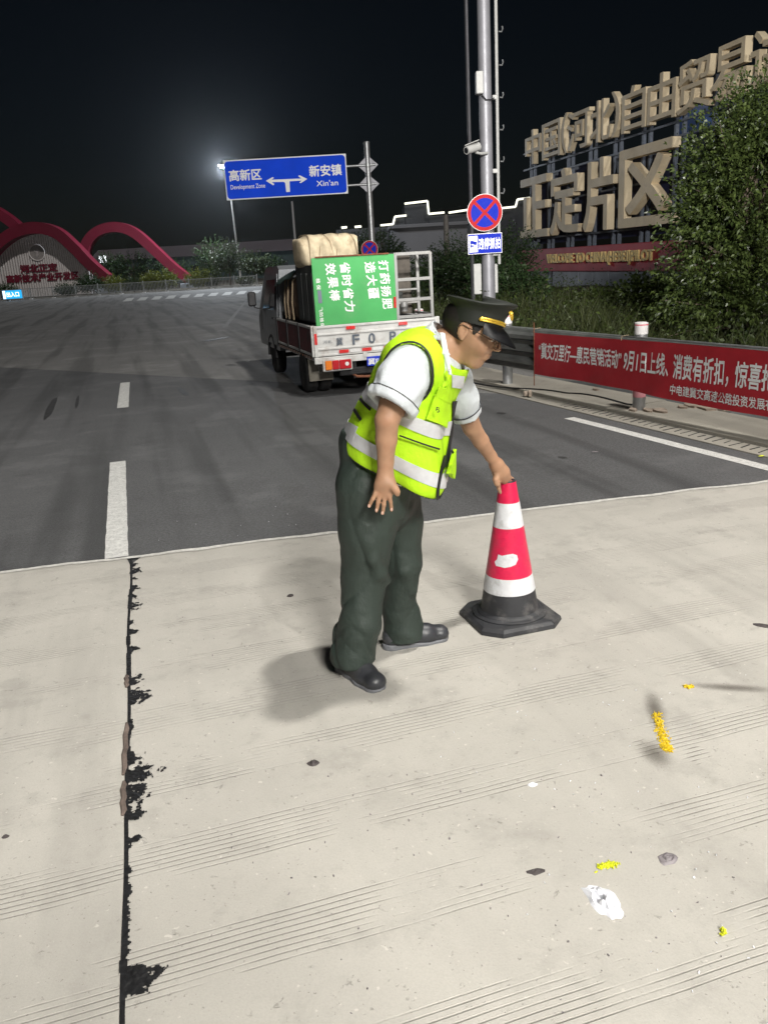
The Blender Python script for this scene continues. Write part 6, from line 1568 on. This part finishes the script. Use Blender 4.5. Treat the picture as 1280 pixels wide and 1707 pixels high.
# illuminated light box on the kerb
lx = at(22, 495, FY - 1.0); M_lbx = mat('lightbox_blue', (0.05, 0.3, 0.6), 0.4, emit=(0.02, 0.42, 0.85), estr=1.1); M_lbt = mat('lightbox_text', (.9, .9, .9), .4, emit=(0.9, 0.97, 1.0), estr=1.6)
box_ = empty('light_box', (lx.x, FY - 1.0, 0), 'glowing blue light box with white lettering in front of the railing', 'light box')
MB().cbox((0, .1, .56), (1.95, .2, .92), .02).build('case', M_rail, box_); MB().box((0, -.01, .58), (1.85, .02, .78)).build('glowing_face', M_lbx, box_)
letter('lettering', '出入口', M_lbt, box_, (-.55, -.025, .36), (1.2, 0, 0), (0, 0, .46), None, .02); MB().box((-.78, -.025, .58), (.24, .01, .74)).build('glowing_panel', M_lbt, box_)
MB().box((-1.6, 0, .45), (.9, .1, .7)).build('side_board', M_rail, box_)
# arches
M_arch = mat('arch_red', (0.17, 0.010, 0.030), 0.5, var=0.12, vscale=.5)
AY = 93.0
def arch(name, label, pts, wd, Y, dep=1.6):
    P = [at(x, y, Y) for x, y in pts]; base = Vector((P[len(P) // 2].x, Y, 0)); root = empty(name, base, label, 'arch')
    # smooth the outline and sweep a rectangular section along it
    def cr_(p0, p1, p2, p3, t): return .5 * ((2 * p1) + (p2 - p0) * t + (2 * p0 - 5 * p1 + 4 * p2 - p3) * t * t + (3 * p1 - p0 - 3 * p2 + p3) * t ** 3)
    S = []
    for i in range(len(P) - 1):
        for k in range(6): S.append(cr_(P[max(i - 1, 0)], P[i], P[i + 1], P[min(i + 2, len(P) - 1)], k / 6))
    S.append(P[-1]); vs = []
    for i, p in enumerate(S):
        d = (S[min(i + 1, len(S) - 1)] - S[max(i - 1, 0)]).normalized(); n = Vector((-d.z, 0, d.x)); w = wd * (1 - .25 * abs(i / len(S) - .5))
        for a, b in ((w / 2, -dep / 2), (w / 2, dep / 2), (-w / 2, dep / 2), (-w / 2, -dep / 2)): vs.append(p - base + n * a + Vector((0, b, 0)))
    N = len(S); fs = [(i * 4 + k, i * 4 + (k + 1) % 4, i * 4 + 4 + (k + 1) % 4, i * 4 + 4 + k) for i in range(N - 1) for k in range(4)] + [(3, 2, 1, 0), tuple((N - 1) * 4 + k for k in range(4))]
    MB().add(vs, fs).build('ribbon', M_arch, root, True, sharp=40)
    for e in (S[0], S[-1]): MB().cbox(e - base + Vector((0, 0, -e.z + .25)), (1.8, 1.9, .6), .05).build('footing', M_bwall, root)
arch('red_arch', 'red arch ribbon framing the striped wall and its emblem', [(-52, 470), (-28, 440), (0, 408), (28, 388), (62, 380), (96, 388), (125, 412), (152, 440), (180, 464)], 1.15, AY)
arch('red_arch', 'red arch ribbon standing free beside the far green bushes', [(142, 462), (143, 420), (152, 398), (172, 383), (200, 379), (228, 390), (262, 420), (290, 446), (316, 466)], 1.05, AY + 5)
arch('red_arch', 'red arch ribbon rising behind the striped wall arch', [(-150, 440), (-110, 380), (-60, 345), (-20, 347), (10, 362), (38, 386), (60, 420), (80, 455)], 1.1, AY + 8)
# striped wall
sw = empty('striped_wall', (at(63, 460, AY + 1).x, AY + 1, 0), 'pale ribbed wall under the red arch with emblem and red characters', 'wall')
M_rib = mat('rib_white', (0.80, 0.75, 0.74), 0.6, var=0.1); M_ribd = mat('rib_gap', (0.46, 0.42, 0.42), 0.8)
outl = [(-28, 446), (0, 414), (28, 395), (62, 387), (96, 395), (125, 418), (152, 446)]
def topy(x):
    for (a, b), (c, d) in zip(outl[:-1], outl[1:]):
        if a <= x <= c: return b + (d - b) * (x - a) / (c - a)
k = 0
for i in range(44):
    x = -26 + i * 4.0
    if x > 148: break
    p = at(x, topy(x), AY + 1); MB().box((p.x - sw.location.x, 0, p.z / 2), (.17, .2, p.z)).build('slat', M_rib, sw)
bp_ = [at(x, y, AY + 1) for x, y in outl]; MB().prism([(p.x - sw.location.x, p.z - .15) for p in bp_] + [(bp_[-1].x - sw.location.x, .0), (bp_[0].x - sw.location.x, .0)], (0, .18, 0), (1, 0, 0), (0, 0, 1), (0, .1, 0)).build('back_sheet', M_ribd, sw)
ec = at(63, 421, AY + 1); e_ = ec - sw.location
n = 28; 
MB().tube([(e_.x + .82 * math.cos(2 * math.pi * i / n), -.16, e_.z + .82 * math.sin(2 * math.pi * i / n)) for i in range(n)], .07, 6, True).build('emblem_ring', M_rib, sw, True)
MB().lathe([(.74, 0), (.74, .05), (.01, .05)], (e_.x, -.11, e_.z), 28, Matrix(((1, 0, 0), (0, 0, -1), (0, 1, 0)))).build('emblem_disc', mat('emblem_pale', (.34, .31, .30), .6), sw)
MB().prism([(-.1, -.5), (.15, -.3), (.1, 0), (.35, .2), (.1, .45), (.0, .2), (-.3, .15), (-.05, -.05)], (e_.x, -.17, e_.z), (1, 0, 0), (0, 0, 1), (0, -.04, 0)).build('emblem_mark', M_ribd, sw)
def ftext(s, x0, x1, yb, yt, Y, o, off):
    a, b, c = at(x0, yb + 0, Y), at(x1, yb - (x1 - x0) * .03, Y), at(x0, yt, Y); L_ = sw.location
    letter('lettering', s, M_arch, o, (a.x - L_.x, off, a.z), (b.x - a.x, 0, 0), (0, 0, c.z - a.z), (0, -.08, 0), .04)
ftext('河北正定', 37, 98, 455, 442, AY + 1, sw, -.14); ftext('高新技术产业开发区', 14, 134, 472, 459, AY + 1, sw, -.14)
# bushes and trees behind the railing
M_leafY = mat_leaf('leaf_yellow_green', (0.07, 0.09, 0.012), (0.20, 0.22, 0.03)); M_leafP = mat_leaf('leaf_pale', (0.022, 0.038, 0.018), (0.085, 0.11, 0.05))  # yellow-green foliage, and paler olive foliage
far = [(150, 88, 1.7, 2.3, M_leafC, 'dark round bush against the right end of the striped wall'), (110, 87.6, 1.3, 1.4, M_leafC, 'low dark bush in front of the red wall characters'), (190, 88, 1.3, 1.9, M_leafY, 'yellow green bush at the foot of the striped wall arch'), (222, 88.2, 1.2, 1.7, M_leafB, 'green bush between the two red arches, behind the railing'), (252, 88, 1.2, 2.0, M_leafY, 'yellow green bush below the free arch'), (278, 88.4, 1.4, 2.2, M_leafY, 'bright bush left of the free arch foot'),
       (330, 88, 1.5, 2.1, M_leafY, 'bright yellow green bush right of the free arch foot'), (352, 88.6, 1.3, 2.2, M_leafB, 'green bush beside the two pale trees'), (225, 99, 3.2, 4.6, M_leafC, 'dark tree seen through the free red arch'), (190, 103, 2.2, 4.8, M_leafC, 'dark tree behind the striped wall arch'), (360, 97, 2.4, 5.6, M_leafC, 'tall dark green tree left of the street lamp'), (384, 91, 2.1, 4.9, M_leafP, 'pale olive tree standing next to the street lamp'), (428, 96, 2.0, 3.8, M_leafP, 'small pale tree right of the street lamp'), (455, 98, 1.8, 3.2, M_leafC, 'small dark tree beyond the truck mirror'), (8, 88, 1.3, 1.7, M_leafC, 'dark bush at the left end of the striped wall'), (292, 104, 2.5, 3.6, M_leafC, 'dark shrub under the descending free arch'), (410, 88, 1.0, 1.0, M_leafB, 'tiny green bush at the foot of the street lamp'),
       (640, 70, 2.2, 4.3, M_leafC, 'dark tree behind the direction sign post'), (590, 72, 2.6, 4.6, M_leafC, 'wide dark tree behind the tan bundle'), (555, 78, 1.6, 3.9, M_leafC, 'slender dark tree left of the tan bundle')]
for i, (px, Y, r, h, m, lab) in enumerate(far):
    b = at(px, 470, Y); tall = h > 2.6; z0 = h * (.58 if tall else .5)
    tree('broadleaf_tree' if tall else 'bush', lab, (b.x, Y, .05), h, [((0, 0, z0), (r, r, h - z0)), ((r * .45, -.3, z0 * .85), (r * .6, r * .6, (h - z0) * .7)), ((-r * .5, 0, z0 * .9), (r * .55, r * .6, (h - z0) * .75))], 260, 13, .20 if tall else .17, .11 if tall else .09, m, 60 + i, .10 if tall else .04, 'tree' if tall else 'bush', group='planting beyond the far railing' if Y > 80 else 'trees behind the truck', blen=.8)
# street lamp behind the direction sign
sl_b = at(403, 475, 95.0); lam = empty('street_lamp', (sl_b.x, 95.0, 0), 'tall lit street lamp whose head glows behind the direction sign', 'street lamp')
lh = at(371, 277, 95.0) - lam.location
MB().cyl((0, 0, -.2), (-.25, 0, lh.z - .6), .13, .07, 12).build('pole', mat('lamp_pole', (.50, .50, .50), .5, .4), lam, True)
MB().tube([(-.25, 0, lh.z - .6), (-.35, 0, lh.z - .1), (-.6, 0, lh.z + .12), (lh.x, 0, lh.z + .12)], .05, 8).build('arm', MATS['lamp_pole'], lam, True)
MB().cbox((lh.x, 0, lh.z + .10), (.8, .4, .14), .04).build('lamp_head', MATS['lamp_pole'], lam)
M_lampg = mat('lamp_glow', (.9, .95, 1), .3, emit=(0.86, 0.94, 1.0), estr=90.0)
MB().lathe([(.02, -.20), (.16, -.16), (.24, -.06), (.24, .04)], (lh.x, -.05, lh.z), 14).build('lamp_glass', M_lampg, lam, True)
pl_l = bpy.data.lights.new('bulb', 'POINT'); pl_l.energy = 14000; pl_l.color = (0.86, 0.93, 1.0); pl_l.shadow_soft_size = .25; plo_ = bpy.data.objects.new('bulb', pl_l); COL.objects.link(plo_); plo_.parent = lam; plo_.location = (lh.x, -.3, lh.z - .35)
# small lit sign far behind the arches
fs_ = at(172, 432, 108.0); fo = empty('lit_sign', (fs_.x, 108.0, fs_.z), 'small white lit sign glowing behind the free red arch', 'sign')
MB().cbox((0, 0, 0), (1.0, .2, .9), .03).build('case', M_rail, fo); letter('lettering', '馆', MATS['lightbox_text'], fo, (-.42, -.11, -.38), (.84, 0, 0), (0, 0, .76), None, .05); MB().cyl((0, .1, -fs_.z), (0, .1, 0), .06).build('stem', M_rail, fo)
# ------------------------------------------------------------------ added floodlight masts out of view, standing in for the plaza lights
M_galv0 = mat('mast_steel', (0.45, 0.46, 0.47), 0.45, 0.8, var=0.1)
M_lens = mat('lamp_lens', (0.9, 0.9, 0.88), 0.3, emit=(1.0, 0.97, 0.92), estr=20.0)
def floodlight(label, base, height, aim, power, size, arm=1.2, spot=None):
    root = empty('added_floodlight', base, label, 'floodlight')
    h = height
    MB().cyl((0, 0, 0), (0, 0, h), 0.14, 0.07, 16).build('pole', M_galv0, root, True)
    d = (Vector(aim) - Vector(base) - Vector((0, 0, h))); dxy = Vector((d.x, d.y, 0)).normalized()
    MB().tube([(0, 0, h - .1), tuple(dxy * arm * .5 + Vector((0, 0, h + .12))), tuple(dxy * arm + Vector((0, 0, h + .15)))], 0.04, 8).build('arm', M_galv0, root, True)
    hp = dxy * arm + Vector((0, 0, h)); z = -(Vector(aim) - Vector(base) - hp).normalized(); x, y, z = frame(z)
    M = Matrix((x, y, z)).transposed()
    MB().cbox(hp + z * 0.07, (size + .1, size + .1, 0.12), 0.03, M=M).build('lamp_head', M_galv0, root)
    MB().box(hp + z * 0.0, (size, size, 0.01), M=M).build('lens', M_lens, root)
    ld = bpy.data.lights.new('lamp', 'AREA'); ld.shape = 'SQUARE'; ld.size = size; ld.energy = power; ld.color = (1.0, 0.965, 0.90)
    lo = bpy.data.objects.new('lamp', ld); COL.objects.link(lo); lo.parent = root
    lo.matrix_local = Matrix.Translation(hp - z * 0.03) @ M.to_4x4()
    return root
floodlight('tall galvanised floodlight mast added out of view on the right, over the apron', (7.2, 3.2, 0), 14.0, (0.6, 4.6, 0), KEY_W, 0.7, arm=2.2)
floodlight('galvanised floodlight mast added out of view behind the camera as front fill', (3.2, -7.0, 0), 6.8, (0, 8.5, 0.6), FILL_W, 2.0, arm=1.0)
# unseen projector on the second mast, put in to brighten the road sign
fm = bpy.data.objects['added_floodlight.001']; hp_ = Vector((-.5, 1.2, 7.4)); aim_ = Vector((3.2, 45.0, 4.6)) - fm.location; z = -(aim_ - hp_).normalized(); x, y, z = frame(z); Mm = Matrix((x, y, z)).transposed()
MB().lathe([(.22, 0), (.24, .05), (.18, .35), (.05, .42)], hp_, 20, Mm).build('added_projector', M_galv0, fm, True); MB().lathe([(.20, -.01), (.20, 0), (.01, .0)], hp_, 20, Mm).build('lens', M_lens, fm)
MB().tube([(0, 0, 6.7), (-.3, .6, 7.3), tuple(hp_ + z * .3)], .03, 6).build('arm', M_galv0, fm, True)
sp_ = bpy.data.lights.new('added_beam_lamp', 'SPOT'); sp_.energy = BEAM_W; sp_.spot_size = R(46); sp_.spot_blend = 0.9; sp_.shadow_soft_size = .2; sp_.color = (1.0, 0.97, 0.92)
so2 = bpy.data.objects.new('added_beam_lamp', sp_); COL.objects.link(so2); so2.parent = fm; so2.matrix_local = Matrix.Translation(hp_ - z * .05) @ Mm.to_4x4()
# ------------------------------------------------------------------ night haze: even, thin air that glows round the lamp
hz = MB().box((0, 90, 12.4), (260, 300, 28.0)).build('haze', None); tag(hz, kind='stuff')
hm = bpy.data.materials.new('haze_air'); hm.use_nodes = True; ht = hm.node_tree; ht.nodes.clear()
pv = ht.nodes.new('ShaderNodeVolumePrincipled'); pv.inputs['Density'].default_value = 0.00014; pv.inputs['Color'].default_value = (0.85, 0.92, 1.0, 1); pv.inputs['Anisotropy'].default_value = 0.9
mo = ht.nodes.new('ShaderNodeOutputMaterial'); ht.links.new(pv.outputs[0], mo.inputs['Volume']); hz.data.materials.append(hm)
